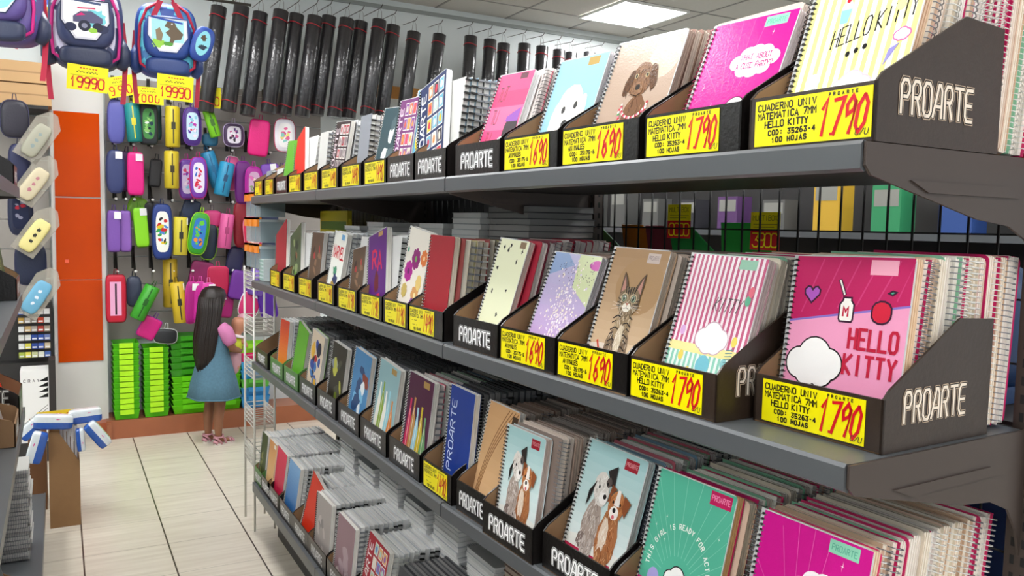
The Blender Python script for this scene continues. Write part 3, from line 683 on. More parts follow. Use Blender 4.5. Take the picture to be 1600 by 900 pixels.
# pool of the countless notebooks packed behind and below the front ones
POOL = []
def pool(M, kw, label, group, prio): POOL.append((prio, M, kw, label, group))
def flush_pool(limit):
    POOL.sort(key=lambda e: -e[0]); rest = MB()
    for prio, M, kw, label, group in POOL[:limit]: notebook(M, label=label, group=group, **kw)
    for prio, M, kw, label, group in POOL[limit:]:
        w_, h_, t_ = kw.get('w', .203), kw.get('h', .255), kw.get('t', .016)
        X = M @ (T(w_, t_, 0) @ RZ(PI) if kw.get('mir') else Matrix())
        rest.box(.004, w_-.003, .0012, t_-.0012, .002, h_-.003, kw.get('pages', '#e9e6df'), M=X)
        rest.box(0, w_, 0, .0011, 0, h_, kw.get('cover', '#ccc'), M=X); rest.box(0, w_, t_-.0011, t_, 0, h_, kw.get('back', '#ddd'), M=X)
        n = int(h_/.017); cl = {'w': '#dcdcd8', 'k': '#161616', 's': '#83868c', 'p': '#b8205c'}[kw.get('coil', 's')]
        for i in range(n): rest.box(-.004, .003, .0, t_, .008+i*.017, .0125+i*.017, cl, M=X)
    if rest.f:
        o = rest.build('spiral_notebooks', PAPER_PRINT); tag(o, 'remaining spiral notebooks packed deep on the grey shelves behind the front ones', 'notebooks', kind='stuff')
# ---------------------------------------------------------------- display trays and price cards
CARD_OUT = mat('black_glossy_card', '#171413', .28, noise=.2, nscale=30, bump=.15, bscale=120)
CARD_OUTB = mat('brown_black_card', '#33271f', .35, noise=.2, nscale=30, bump=.15, bscale=120)  # browner than the plain black tray card
CARD_OUTG = mat('green_printed_card', '#4a7a3a', .4, noise=.2, nscale=30)
CARD_IN = mat('brown_card_inside', '#8a6a4a', .75, noise=.08, nscale=40)
def tray(M, w, label, hf=.074, d=.25, hs=.176, front='logo', side='logo', outer=None, x_logo=None, far=False):
    t = empty('display_tray', M=M); tag(t, label, 'display box')
    out = outer or CARD_OUT; th = .0035
    m = MB(); m.box(0, w, 0, th, 0, hf, mi=0); m.box(th, w-th, th, th+.0006, .002, hf-.0005, mi=1)
    fp = m.build('front_panel', [out, CARD_IN], t, False)
    if front == 'logo':
        a = Art(w*.80, hf*.52); lw = min(w*.80, .155); a = Art(lw, hf*.50); a.logo(.03, .06, .86, .99, k=1.0)
        a.mb.build('printed_logo', PRINT, fp, True, T((w-lw)/2, -.0006, hf*.22))
    prof = [(0, 0), (0, hf), (.012, hf+.012), (d*.66, hs), (d, hs-.004), (d, 0)]
    for x, nm in ((0, 'far'), (w-th, 'near')):
        m = MB(); m.prism(prof, x, x+th, 'x', mi=0 if nm == 'near' else 0)
        inner = [(p[0]*.985+.001, max(.002, p[1]-.0015)) for p in prof]
        if nm == 'far': m.prism(inner, x+th, x+th+.0006, 'x', mi=1)
        else: m.prism(inner, x-.0006, x, 'x', mi=1)
        sp = m.build('side_panel', [out, CARD_IN], t, False)
        if side == 'logo' and nm == 'near':
            a = Art(d*.60, hf*.62); a.logo(.03, .04, .9, .99, cols=('#b9a48e', '#1a1614', '#e9dccb'), k=1.0)
            a.mb.build('printed_logo', PRINT, sp, True, T(w+.0006, d*.16, hf*.50) @ RZ(PI/2))
    m = MB(); m.box(th, w-th, d-th, d, 0, hs*.9, mi=1); m.box(th, w-th, 0, d-th, 0, .002, mi=1); m.build('base_panel', [out, CARD_IN], t, False)
    if not far:
        pass
    return t
YEL = '#f2e500'
def price_card(M, w, h, lines, price, label, small=True):
    a = Art(w, h, YEL); a.lay = 3
    n = len(lines); ys = [.80, .61, .42, .25, .09]
    for i, l in enumerate(lines):
        hh = .135 if i < 3 else .10
        k = .535/max(6, len(l)) if i < 2 else .036
        x0 = .03+(.035*i if i > 1 else 0)
        a.text(l, x0, ys[i], hh, '#17150f', .011, adv=min(k, .050 if i < 3 else .036), asp=.62 if w > .1 else .5, tf=lambda p: (p[0], p[1]+.05*p[0]-.03), jit=.05)
    a.text('PROARTE', .66, .90, .06, '#2a2418', .007, adv=.036) if small else None
    # brush-painted price
    nn = len(price.replace('.', '')); adv = .385/nn; gx = .595
    a.lay += 1
    i = 0
    BR = {'1': [[(.1, .72), (.45, .98), (.45, .02)]], '7': [[(0, .92), (.95, .96), (.45, .02)]], '9': [[(.9, .80), (.55, .97), (.15, .75), (.3, .5), (.85, .62), (.92, .85), (.75, .02)]],
          '0': [[(.5, .97), (.1, .7), (.12, .2), (.5, .02), (.9, .25), (.9, .75), (.5, .97)]], '6': [[(.8, .97), (.25, .6), (.12, .2), (.5, .02), (.88, .22), (.6, .48), (.18, .35)]],
          '4': [[(.3, .97), (.05, .4), (.95, .45)], [(.75, .8), (.6, .02)]], '8': [[(.5, .97), (.15, .75), (.85, .3), (.5, .02), (.12, .3), (.85, .72), (.5, .97)]],
          '3': [[(.1, .9), (.6, .97), (.8, .75), (.35, .52), (.85, .3), (.5, .02), (.05, .12)]], '5': [[(.9, .95), (.2, .95), (.15, .55), (.8, .5), (.75, .1), (.05, .05)]], '2': [[(.1, .8), (.5, .97), (.85, .75), (.1, .05), (.95, .05)]]}
    for ch in price:
        if ch == '.':
            a.rect(gx+adv*i-.015, .1, gx+adv*i+.012, .16, '#c8101c', False); continue
        for pl in BR[ch]:
            pts = [(gx+adv*i+px*adv*.86+(py-.5)*.05, .10+py*.76) for px, py in pl]
            a.line(pts, .026, '#d01020', False)
        i += 1
    a.text('C/U', .88, .06, .12, '#3a3426', .006, adv=.035, shear=.2)
    m = MB(); m.box(0, w, 0, .0006, 0, h, YEL)
    o = len(m.v); m.v += a.mb.v; m.f += [[i+o for i in f] for f in a.mb.f]; m.c += a.mb.c; m.mi += [0]*len(a.mb.f); m.sm += [False]*len(a.mb.f)
    ob = m.build('price_card', print_mat('glossy_price_card', .3), None); ob.matrix_world = M
    tag(ob, label, 'price card'); return ob
L_HK = ['CUADERNO UNIV', 'MATEMATICA 7MM', 'HELLO KITTY', 'COD: 35263-4', '100 HOJAS']
L_AN = ['CUADERNO UNIV', 'MATEMATICA 7MM', 'ANIMALES', 'COD: 35175-6', '100 HOJAS']
L_GE = ['CUADERNO UNIV', 'MATEMATICA 7MM', '-- ---', '--- --', '100 HOJAS']
PAL = {
 'pink': [('#e7c9b4', '#d8b89c', '#efe3d2'), ('#f2ece4', '#cf2a6c', '#f4efe8'), ('#8fc9a8', '#f2ece4', '#efe6dc'), ('#c2185f', '#e8d6c4', '#f0e4d8'), ('#e9dcc8', '#efe7da', '#ece2d2'), ('#d8356f', '#ece6dc', '#f1e9df')],
 'brown': [('#8c6a5c', '#a68a78', '#d8c8ba'), ('#b8a294', '#8c7468', '#c9b6a8'), ('#6f6660', '#a49a94', '#cfc4bc'), ('#c8b8ac', '#8a7a72', '#ded2c8')],
 'mix': [('#b8b4b0', '#8a8e96', '#e6e6e2'), ('#7c9ab0', '#d8d8d4', '#eeeeea'), ('#2c3038', '#c8c8c4', '#e0e0dc'), ('#c86a7a', '#e6dcd8', '#efeae6'), ('#9ac0a0', '#e6e6e0', '#f0f0ea')],
 'white': [('#e6e6e4', '#d0d2d4', '#f2f2f0'), ('#c8ccd0', '#e8e8e6', '#ececea'), ('#b0b4b8', '#dcdcda', '#f0f0ee')],
 'olive': [('#c8c08a', '#e2dcc0', '#ece8d8'), ('#6a5a44', '#c8bca4', '#e0d8c8'), ('#b0a878', '#58503c', '#d8d2be'), ('#8c3a3a', '#cfc6b4', '#e6dfd0')],
 'red': [('#a8283c', '#d8c8c4', '#e8e0dc'), ('#6c2434', '#b8a8a8', '#ded6d4'), ('#c8c0c0', '#8a3a4a', '#e6e0de')],
 'dark': [('#3a3c40', '#5a5c60', '#8c8c8c'), ('#4a484c', '#6a6a6c', '#9a9896'), ('#2c2e32', '#4c4e52', '#7c7c7c')],
}
SZZ = {1: 1.7125, 2: 1.305, 3: .905, 4: .298}
def frame(fr): return FA if fr == 'A' else FB
ORD = ['first', 'second', 'third', 'fourth', 'fifth', 'sixth', 'seventh', 'eighth', 'ninth', 'tenth', 'eleventh', 'twelfth', 'thirteenth', 'fourteenth', 'fifteenth', 'sixteenth', 'seventeenth', 'eighteenth', 'nineteenth', 'twentieth', 'twenty-first', 'twenty-second', 'twenty-third', 'twenty-fourth', 'twenty-fifth', 'twenty-sixth']
def cname(c):
    N = {'white': '#ececea', 'light grey': '#c4c6c8', 'grey': '#909090', 'dark grey': '#484848', 'black': '#1c1c20', 'red': '#a82838', 'pink': '#d8356f', 'cream': '#e8d8bc', 'brown': '#8a6a56', 'beige': '#b8a490', 'green': '#8fc9a0', 'blue': '#7c9ab0', 'olive': '#a8a070', 'dark brown': '#5c4a3c', 'maroon': '#6c2434'}
    v = cc(c); return min(N, key=lambda k: sum((a-b)**2 for a, b in zip(v, cc(N[k]))))
def bay(fr, row, x0, w, books, desc, cardw=None, price=None, lines=None, y0=.012, front='logo', pal='mix', n=10, lean=15, bw=.2, bh=.25, by=.035, hf=.074, d=.25, hs=.176,
        side=None, outer=None, notray=False, t=.0165, blean=None, cardx=None, mirp=.5, coils='sswk', cardh=None, bx=None, far=False, rowname=''):
    """one display tray with its front notebooks, the notebooks packed behind them and its price card"""
    z = SZZ[row]; F = frame(fr) @ T(x0, y0, z)
    rnd = random.Random(int(abs(x0)*1000)+row*77)
    if not notray: tray(F, w, 'black cardboard tray holding the '+desc, hf=hf, d=d, hs=hs, front='none' if price else front, side=side, outer=outer, far=far)
    if price:
        cw = cardw or w*.86; ch = cardh or hf*.86; cx = cardx if cardx is not None else (w-cw)/2
        price_card(F @ T(cx, -.0012, (hf-ch)/2), cw, ch, lines or L_GE, price, 'yellow %s price card before the %s' % (price, desc))
    for b in books:
        de, dx, dy, tilt, kw, lab = b
        kw = dict(kw); le = kw.pop('lean', lean)
        wd = kw.setdefault('w', bw); kw.setdefault('h', bh); kw.setdefault('t', t)
        M = F @ T(dx, by+dy, .0035+(wd*math.sin(math.radians(tilt)) if tilt > 0 else 0)) @ RX(-math.radians(le)) @ RY(math.radians(tilt))
        notebook(M, design=de, label=lab, **kw)
    P = PAL[pal]; bl = blean if blean is not None else lean*.75; bw = min(bw, w-.03); xb = bx if bx is not None else max(.014, (w-bw)/2)
    cs = {'s': 's', 'w': 'w', 'k': 'k', 'p': 'p'}
    yy = by+.002+(t+.0006)/math.cos(math.radians(lean))+max([b[2] for b in books] or [0])
    l0 = max([b[4].get('lean', lean) for b in books] or [lean]); l2 = l0
    for i in range(n):
        c = P[rnd.randrange(len(P))]; l1 = l2; l2 = l0+(bl-l0)*min(1, (i+1)/7)
        yy += max(0, (bh+.01)*(math.sin(math.radians(l1))-math.sin(math.radians(l2))))
        kw = dict(cover=c[0], back=c[1], pages=c[2], coil=rnd.choice(coils), w=bw, h=bh, t=t)
        mir = rnd.random() < mirp
        M = F @ T(xb+rnd.uniform(-.003, .003), yy, .004+rnd.uniform(0, .004)) @ RX(-math.radians(l2))
        if y0+yy+bh*math.sin(math.radians(l2)) > .405: break
        yy += t*1.05/math.cos(math.radians(l2))
        dist = M.translation.length
        if not books: pre = '%s edged notebook, %s among the ' % (cname(c[0]), ORD[i])
        else: pre = '%s edged notebook, %s behind the ' % (cname(c[0]), ORD[i])
        pool(M, dict(kw, mir=mir), pre+desc, 'notebooks packed behind the '+desc, 1/dist*(1.3 if row in (1, 2, 3) and fr == 'A' else 1)-.004*i)
B = dict
# ---- top row, nearest section
bay('A', 1, .949, .204, [('hkyellow', .01, 0, -1, B(coil='k', gloss=True, back='#e9d3b8', pages='#d9b99c', w=.188), 'yellow and white striped notebook with HELLO KITTY lettering, top row')], 'yellow striped notebook', price='1.790', cardw=.188, lines=L_HK, pal='pink', n=17, lean=20, bw=.184, side='logo', outer=CARD_OUTB, cardx=.012, blean=8, coils='wwws', d=.275)
bay('A', 1, .719, .214, [('party', .022, 0, 2, B(coil='p', gloss=True, back='#d8ccd0', pages='#e8dfe0', w=.185, h=.238), 'magenta notebook with white speech cloud, top row')], 'top row magenta notebook', price='1.790', cardw=.165, cardx=.006, lines=L_HK, pal='brown', n=9, lean=21, bw=.19)
bay('A', 1, .475, .228, [('chocdog', .012, 0, 2, B(coil='s', gloss=True, back='#8c7468', pages='#b8a294', w=.2, h=.25), 'notebook picturing a brown puppy with bead necklace')], 'brown puppy notebook', price='1690', cardw=.182, cardx=.004, lines=L_AN, pal='brown', n=9, lean=19, bw=.2)
bay('A', 1, .252, .206, [('whitedog', .012, .015, 2, B(coil='s', back='#c8c0d0', pages='#e8e6ea', w=.185), 'light blue notebook picturing a white puppy')], 'white puppy notebook', price='1690', cardw=.17, cardx=.006, lines=L_AN, pal='mix', n=8, lean=18, bw=.185)
bay('A', 1, .022, .212, [('tut', .004, 0, 3, B(coil='p', back='#e7e7e7', pages='#efefef', w=.165), 'hot pink notebook with TUT lettering, top row')], 'hot pink top row notebook', front='logo', pal='mix', n=9, lean=18, bw=.185)
# ---- top row, middle section
bay('B', 1, -0.235, .205, [('navygrid', -.05, 0, -13, B(coil='k', back='#dcdcdc', pages='#efefef', w=.175, h=.262), 'navy notebook with a grid of sticker pictures')], 'navy sticker notebook', by=.022, mirp=.75, pal='mix', n=17, lean=8, bw=.165, bx=-.012, blean=2, bh=.255)
bay('B', 1, -0.445, .203, [('sky', .09, .004, -3, B(coil='w', w=.1, h=.26, back='#8ac0d8'), 'sky blue notebook with yellow blots beside the navy one'), ('purplegrid', -.05, 0, 2, B(coil='k', w=.15, h=.24, back='#9a6a98'), 'purple notebook with a grid of sticker pictures')], 'purple sticker notebook', by=.022, mirp=.75, pal='white', n=17, lean=8, blean=4, bw=.17)
bay('B', 1, -0.655, .2, [('darkart', .0, 0, 4, B(coil='w', back='#c8ccd0', w=.18, h=.23), 'dark teal notebook with pale scribbled drawing, top row')], 'dark teal notebook', price='1490', cardw=.17, by=.022, mirp=.75, pal='white', n=17, lean=10, blean=4, bw=.17, bh=.235)
bay('B', 1, -0.895, .215, [], 'white spiral edges in the top row middle', price='1490', cardw=.17, by=.022, mirp=.75, pal='mix', n=17, lean=6, bw=.11, bx=.012, blean=3, bh=.235)
bay('B', 1, -1.140, .215, [('darkgrid', 0, 0, 4, B(coil='k', back='#6a6264', w=.18, h=.235), 'grey brown notebook with small picture grid, top row')], 'grey brown picture grid notebook', price='1490', cardw=.17, by=.022, mirp=.75, pal='white', n=17, lean=8, blean=4, bw=.18, bh=.235)
# ---- top row, farthest section
bay('B', 1, -1.380, .21, [], 'pale notebooks left of the picture grid one', price='1490', cardw=.17, by=.022, mirp=.75, pal='mix', n=17, lean=6, bw=.11, bx=.012, blean=3, bh=.225)
bay('B', 1, -1.620, .21, [('brightred', .0, 0, -26, B(coil='w', back='#efe6e2', w=.15, h=.235, cover='#d8281e'), 'plain bright red notebook leaning left, top row')], 'bright red leaning notebook', price='1490', cardw=.17, by=.022, mirp=.75, pal='white', n=17, lean=8, blean=4, bw=.18, bh=.225)
bay('B', 1, -1.850, .21, [('green', .0, 0, 3, B(coil='w', back='#efe6e2', w=.16, h=.225, cover='#5fa82c'), 'plain bright green notebook at the far end, top row')], 'green notebook of the top row', by=.022, mirp=.75, pal='white', n=17, lean=8, blean=4, bw=.16, bh=.2)
bay('B', 1, -2.080, .20, [], 'small notebooks second from the end', price='1490', cardw=.14, by=.022, mirp=.75, pal='mix', n=3, lean=8, bw=.11, bx=.012, blean=3, bh=.12)
bay('B', 1, -2.310, .20, [], 'small notebooks at the very end', price='1490', cardw=.14, by=.022, mirp=.75, pal='mix', n=3, lean=8, bw=.11, bx=.012, blean=3, bh=.12)
# ---- second row, nearest section
bay('A', 2, .918, .222, [('hkbig', .010, 0, -1.5, B(coil='k', back='#e8cdb2', pages='#e6c9a8', w=.206, h=.257), 'magenta notebook with HELLO KITTY lettering, heart, milk bottle and apple')], 'big magenta HELLO KITTY notebook', price='1.790', cardw=.178, cardx=.018, lines=L_HK, pal='pink', n=16, lean=9, bw=.2, side='logo', outer=CARD_OUTB, y0=.08, d=.25, blean=4, coils='wwws', bh=.258)
bay('A', 2, .70, .206, [('hkstripe', .020, 0, 1, B(coil='k', gloss=True, back='#c8a0a8', pages='#d8ccc8', w=.178, h=.258), 'pink, white and green striped notebook, second row')], 'pink and green striped notebook', price='1790', cardw=.172, cardx=.004, lines=L_HK, pal='pink', n=12, lean=17, bw=.18, side='logo', outer=CARD_OUTB, blean=8)
bay('A', 2, .474, .218, [('kitten', .02, .004, 1, B(coil='k', back='#c8a888', pages='#d8c8b8', w=.17, h=.262), 'tan notebook picturing a sitting tabby kitten')], 'tabby kitten notebook', price='1690', cardw=.17, cardx=.006, lines=L_AN, pal='brown', n=11, lean=17, bw=.19)
bay('A', 2, .252, .214, [('lilac', .022, 0, 2, B(coil='k', gloss=True, back='#c8c0c8', pages='#e0dce0', w=.18, h=.245), 'glittery lilac notebook with dark specks')], 'glittery lilac notebook', price='1690', cardw=.172, cardx=.006, lines=L_AN, pal='brown', n=9, lean=20, bw=.18, bh=.24)
bay('A', 2, .025, .215, [('specks', .022, 0, 3, B(coil='k', back='#b03a4a', pages='#d8c8c0', w=.14, h=.265), 'pale yellow notebook with black specks and red bottom stripes')], 'pale yellow speckled notebook', pal='red', n=11, lean=16, bw=.18, bh=.262)
# ---- second row, middle section
bay('B', 2, -0.260, .225, [('red', .02, 0, 1, B(coil='w', back='#b0a890', pages='#e0d8c8', w=.16, h=.26, cover='#a02430'), 'plain dark red notebook, second row')], 'plain dark red notebook', price='1490', cardw=.165, cardx=.004, by=.022, mirp=.75, pal='olive', n=13, lean=6, bw=.19, bh=.25, coils='wwsk', blean=6)
bay('B', 2, -0.470, .2, [('floral', .0, .012, 7, B(coil='w', back='#e0dcd4', w=.175, h=.268), 'cream notebook with big magenta flowers')], 'magenta flower notebook', price='1190', cardw=.16, by=.022, mirp=.75, pal='white', n=8, lean=8, bw=.18)
bay('B', 2, -0.690, .21, [('purple', .0, 0, -13, B(coil='w', back='#e0dcd8', w=.17, h=.25), 'purple notebook with red letters')], 'purple red lettered notebook', price='1190', cardw=.16, by=.022, mirp=.75, pal='white', n=9, lean=6, bw=.18, coils='wwk')
bay('B', 2, -0.930, .215, [('brown', .03, .004, -8, B(coil='w', back='#c8bcb0', w=.14, h=.2), 'low brown notebook right of the MARVEL one')], 'low brown notebook', price='1190', cardw=.17, by=.022, mirp=.75, pal='white', n=7, lean=8, bw=.17, bh=.24)
bay('B', 2, -1.185, .22, [('marvel', .02, 0, 5, B(coil='w', back='#e8e8e4', w=.16, h=.25), 'white notebook with red MARVEL lettering')], 'white MARVEL notebook', price='1190', cardw=.17, by=.022, mirp=.75, pal='white', n=8, lean=8, bw=.18)
bay('B', 2, -1.46, .21, [('brown', .02, .004, 0, B(coil='w', back='#8a7a6a', w=.17, h=.25), 'dark brown picture notebook left of the MARVEL one')], 'dark brown picture notebook', price='1190', cardw=.17, by=.022, mirp=.75, pal='white', n=7, lean=6, bw=.17)
bay('B', 2, -1.72, .21, [('forest', .0, .004, -24, B(coil='w', back='#efefec', w=.17, h=.245), 'mossy green picture notebook leaning left, second row')], 'mossy green notebook', price='1190', cardw=.17, by=.022, mirp=.75, pal='white', n=8, lean=8, bw=.17, bh=.24)
bay('B', 2, -1.97, .21, [('red', .0, 0, -26, B(coil='w', back='#efeae6', w=.18, h=.25, cover='#b02a30'), 'red notebook leaning left at the far end, second row')], 'red leaning notebook at the far end', price='1190', cardw=.15, by=.022, mirp=.75, pal='white', n=5, lean=8, bw=.17, bh=.235)
# ---- third row
bay('A', 3, .905, .222, [('party', .02, 0, 0, B(coil='s', back='#d8356f', pages='#e8cdb2', w=.2, h=.262), 'magenta notebook with speech cloud at the lower right corner')], 'lower right magenta notebook', pal='pink', n=19, lean=12, bw=.2, blean=9, coils='wws', front='logo', bh=.255, t=.0175)
bay('A', 3, .672, .222, [('teal', .0, 0, 0, B(coil='s', back='#c2185f', pages='#e8c088', w=.195, h=.262), 'green notebook reading THIS GIRL IS READY FOR ACTION!')], 'green THIS GIRL notebook', pal='pink', n=18, lean=14, bw=.198, blean=9, coils='sws', t=.0175)
bay('A', 3, .438, .222, [('puppies', .004, 0, 1, B(coil='k', back='#a8c8cc', pages='#d8e0e0', w=.19, h=.262), 'larger notebook picturing two sitting puppies')], 'larger two puppies notebook', pal='mix', n=17, lean=16, bw=.19, blean=9, t=.0175)
bay('A', 3, .215, .21, [('puppies', .008, -.012, 0, B(coil='k', back='#c8d8dc', pages='#c8b8b0', w=.16, h=.245), 'smaller notebook picturing two sitting puppies')], 'smaller two puppies notebook', pal='brown', n=18, lean=8, bw=.185, blean=5, y0=-.004, bh=.246, t=.0175)
bay('A', 3, .055, .15, [('wood', -.01, 0, 2, B(coil='w', back='#a89078', w=.15, h=.262), 'sand coloured notebook with brown curved lines')], 'sand coloured curved line notebook', pal='brown', n=16, lean=12, bw=.15, front='logo', blean=7)
bay('B', 3, -0.155, .185, [('bluelogo', .045, .01, 1, B(coil='s', back='#2a3a6a', w=.15, h=.275), 'royal blue notebook with PROARTE written up its side')], 'royal blue PROARTE notebook', price='1490', cardw=.15, cardx=.01, by=.022, mirp=.75, pal='dark', n=15, lean=5, bw=.16, bh=.265)
bay('B', 3, -0.410, .235, [('gowns', .025, 0, 2, B(coil='w', back='#b0a8a8', w=.185, h=.262), 'dark plum notebook with five coloured gowns')], 'dark plum gown notebook', by=.022, mirp=.75, pal='mix', n=14, lean=6, bw=.19, blean=4)
bay('B', 3, -0.675, .24, [('gownsblue', .03, 0, 5, B(coil='w', back='#d8d8d8', w=.185, h=.255), 'grey blue notebook with pale gowns')], 'grey blue gown notebook', by=.022, mirp=.75, pal='dark', n=14, lean=6, bw=.19, blean=4)
bay('B', 3, -0.915, .225, [('penguin', .02, 0, 5, B(coil='w', back='#8ab0d0', w=.18, h=.255), 'blue notebook with swirled snow picture')], 'blue snow notebook', by=.022, mirp=.75, pal='dark', n=14, lean=6, bw=.18, blean=4)
bay('B', 3, -1.180, .235, [('swirl', .03, 0, 4, B(coil='w', back='#d0d0d0', w=.18, h=.245), 'black notebook with green swirling rings')], 'black notebook with green rings', by=.022, mirp=.75, pal='dark', n=13, lean=6, bw=.18, blean=4)
bay('B', 3, -1.440, .235, [('comic', .0, 0, 6, B(coil='w', back='#8ac060', w=.18, h=.25), 'busy red and blue picture notebook'), ], 'busy red and blue notebook', by=.022, mirp=.75, pal='dark', n=12, lean=6, bw=.18, blean=4)
bay('B', 3, -1.705, .24, [('green', .03, 0, 12, B(coil='w', back='#4a8a2a', w=.17, h=.245, cover='#5fa82c'), 'plain green notebook leaning right, third row')], 'plain green notebook, third row', by=.022, mirp=.75, pal='dark', n=10, lean=6, bw=.18, outer=CARD_OUTG)
bay('B', 3, -1.965, .24, [('orange', .02, 0, 0, B(coil='w', back='#e8e8e4', w=.17, h=.25), 'orange shaded notebook, third row far end')], 'orange shaded notebook', by=.022, mirp=.75, pal='white', n=12, lean=5, bw=.17, outer=CARD_OUTG, coils='kws')
bay('B', 3, -2.285, .26, [], 'empty looking far end of the third row', mirp=.75, pal='dark', n=2, lean=6, bw=.18, bh=.2, by=.12)
# ---- bottom row
bay('A', 4, .02, .25, [], 'grey stock in the bottom row under the puppies', by=.022, pal='dark', n=12, lean=8, bw=.21, bh=.235)
bay('B', 4, -0.530, .25, [], 'dark notebooks right of the red grid', by=.022, mirp=.75, pal='dark', n=14, lean=8, bw=.21, bh=.235)
bay('B', 4, -0.790, .25, [('redgrid', .02, 0, 3, B(coil='w', back='#e6e2da', w=.2, h=.26), 'dark red notebook with picture grid and PROARTE up its side')], 'dark red picture grid notebook', by=.022, mirp=.75, pal='white', n=16, lean=9, bw=.2, bh=.245, coils='wwk')
bay('B', 4, -1.050, .25, [('pinkgrey', .03, -.01, 1, B(coil='w', back='#b8b0b0', w=.2, h=.25), 'pinkish grey picture notebook, bottom row')], 'pinkish grey picture notebook', by=.022, mirp=.75, pal='white', n=18, lean=5, bw=.2, bh=.25, coils='wks')
bay('B', 4, -1.310, .25, [('grey', .03, -.01, 0, B(coil='k', back='#b8b0b0', w=.2, h=.25), 'warm grey notebook, bottom row')], 'warm grey notebook', by=.022, mirp=.75, pal='white', n=18, lean=4, bw=.2, bh=.25, coils='kks')
bay('B', 4, -1.560, .25, [('vermilion', .05, 0, 10, B(coil='w', back='#f0e6e0', w=.18, h=.25, cover='#d63218'), 'vermilion notebook leaning right, bottom row')], 'vermilion leaning notebook', by=.022, mirp=.75, pal='white', n=14, lean=10, bw=.19, bh=.235)
bay('B', 4, -1.810, .25, [('bluegloss', .03, -.01, 2, B(coil='w', back='#e8ece8', w=.19, h=.25), 'glossy blue notebook, bottom row')], 'glossy blue notebook', by=.022, mirp=.75, pal='white', n=16, lean=7, bw=.19, bh=.245, coils='wwk')
bay('B', 4, -2.030, .24, [('redgloss', .02, -.01, 2, B(coil='w', back='#e8e4e2', w=.19, h=.25), 'glossy crimson notebook, bottom row')], 'glossy crimson notebook', by=.022, mirp=.75, pal='white', n=16, lean=7, bw=.19, bh=.245, coils='wwk')
bay('B', 4, -2.170, .19, [('cream', .02, -.01, 1, B(coil='w', back='#e8e4e2', w=.16, h=.25), 'cream and tan shaded notebook, bottom row')], 'cream shaded notebook', by=.022, mirp=.75, pal='white', n=15, lean=6, bw=.17, bh=.245, coils='kkw')
bay('B', 4, -2.320, .16, [('darkgreen', .01, -.01, 0, B(coil='w', back='#e8e4e2', w=.13, h=.25), 'dark green notebook at the far end, bottom row')], 'dark green notebook', by=.022, mirp=.75, pal='white', n=15, lean=6, bw=.14, bh=.245, coils='kkw', outer=CARD_OUTG)
bay('B', 4, -0.270, .24, [], 'bottom row stock by the joint', by=.022, mirp=.75, pal='dark', n=12, lean=8, bw=.21, bh=.235)
# ---- flat wrapped stacks behind the standing rows
def flat_stack(fr, x, y, z, n, pal, desc, w=.2, d=.25, t=.016, rot=0):
    rnd = random.Random(int(abs(x)*999)+3); F = frame(fr)
    for i in range(n):
        c = PAL[pal][rnd.randrange(len(PAL[pal]))]
        M = F @ T(x+rnd.uniform(-.004, .004), y+rnd.uniform(-.004, .004), z+t+i*t*1.02) @ RZ(rot) @ RX(-PI/2)
        pool(M, dict(cover=c[0], back=c[1], pages=c[2], coil='k' if pal == 'dark' else 's', w=w, h=d, t=t), '%s notebook, %s up, flat stack %s' % (cname(c[0]), ORD[i], desc), 'notebooks in the flat stack '+desc, (1/M.translation.length)*(1.05 if i > n*.55 else .3))
for x, n, pal, dz, w_ in ((-.20, 21, 'dark', 0, .23), (-.44, 20, 'white', 0, .19), (-.70, 18, 'white', 0, .2), (-.95, 16, 'white', 0, .19), (-1.22, 18, 'white', 0, .19), (-1.5, 17, 'white', 0, .2), (-1.75, 15, 'white', 0, .19)):
    flat_stack('B', x, .215, 1.307, n, pal, 'behind row two %s' % {-.20: 'nearest the shelf joint', -.44: 'behind the flowers', -.70: 'behind the purple one', -.95: 'behind the low brown one', -1.22: 'behind MARVEL', -1.5: 'left of MARVEL', -1.75: 'farthest'}[x], w=w_, d=.2)
for x, n, pal, w_ in ((.14, 20, 'olive', .2), (-.12, 24, 'brown', .2), (-.36, 20, 'white', .19), (-.62, 22, 'white', .2), (-.88, 20, 'white', .2), (-1.14, 25, 'white', .2), (-1.4, 20, 'white', .19), (-1.66, 22, 'white', .2)):
    flat_stack('B' if x < 0 else 'A', x, .245, .30, n, pal, 'low down %s' % {.14: 'at the nearest end', -.12: 'under the blue notebook', -.36: 'behind the red picture grid notebook', -.62: 'behind the pinkish grey notebook', -.88: 'behind the warm grey notebook', -1.14: 'behind the vermilion notebook', -1.4: 'behind the glossy blue notebook', -1.66: 'behind the crimson notebook'}[x], w=w_, d=.17)
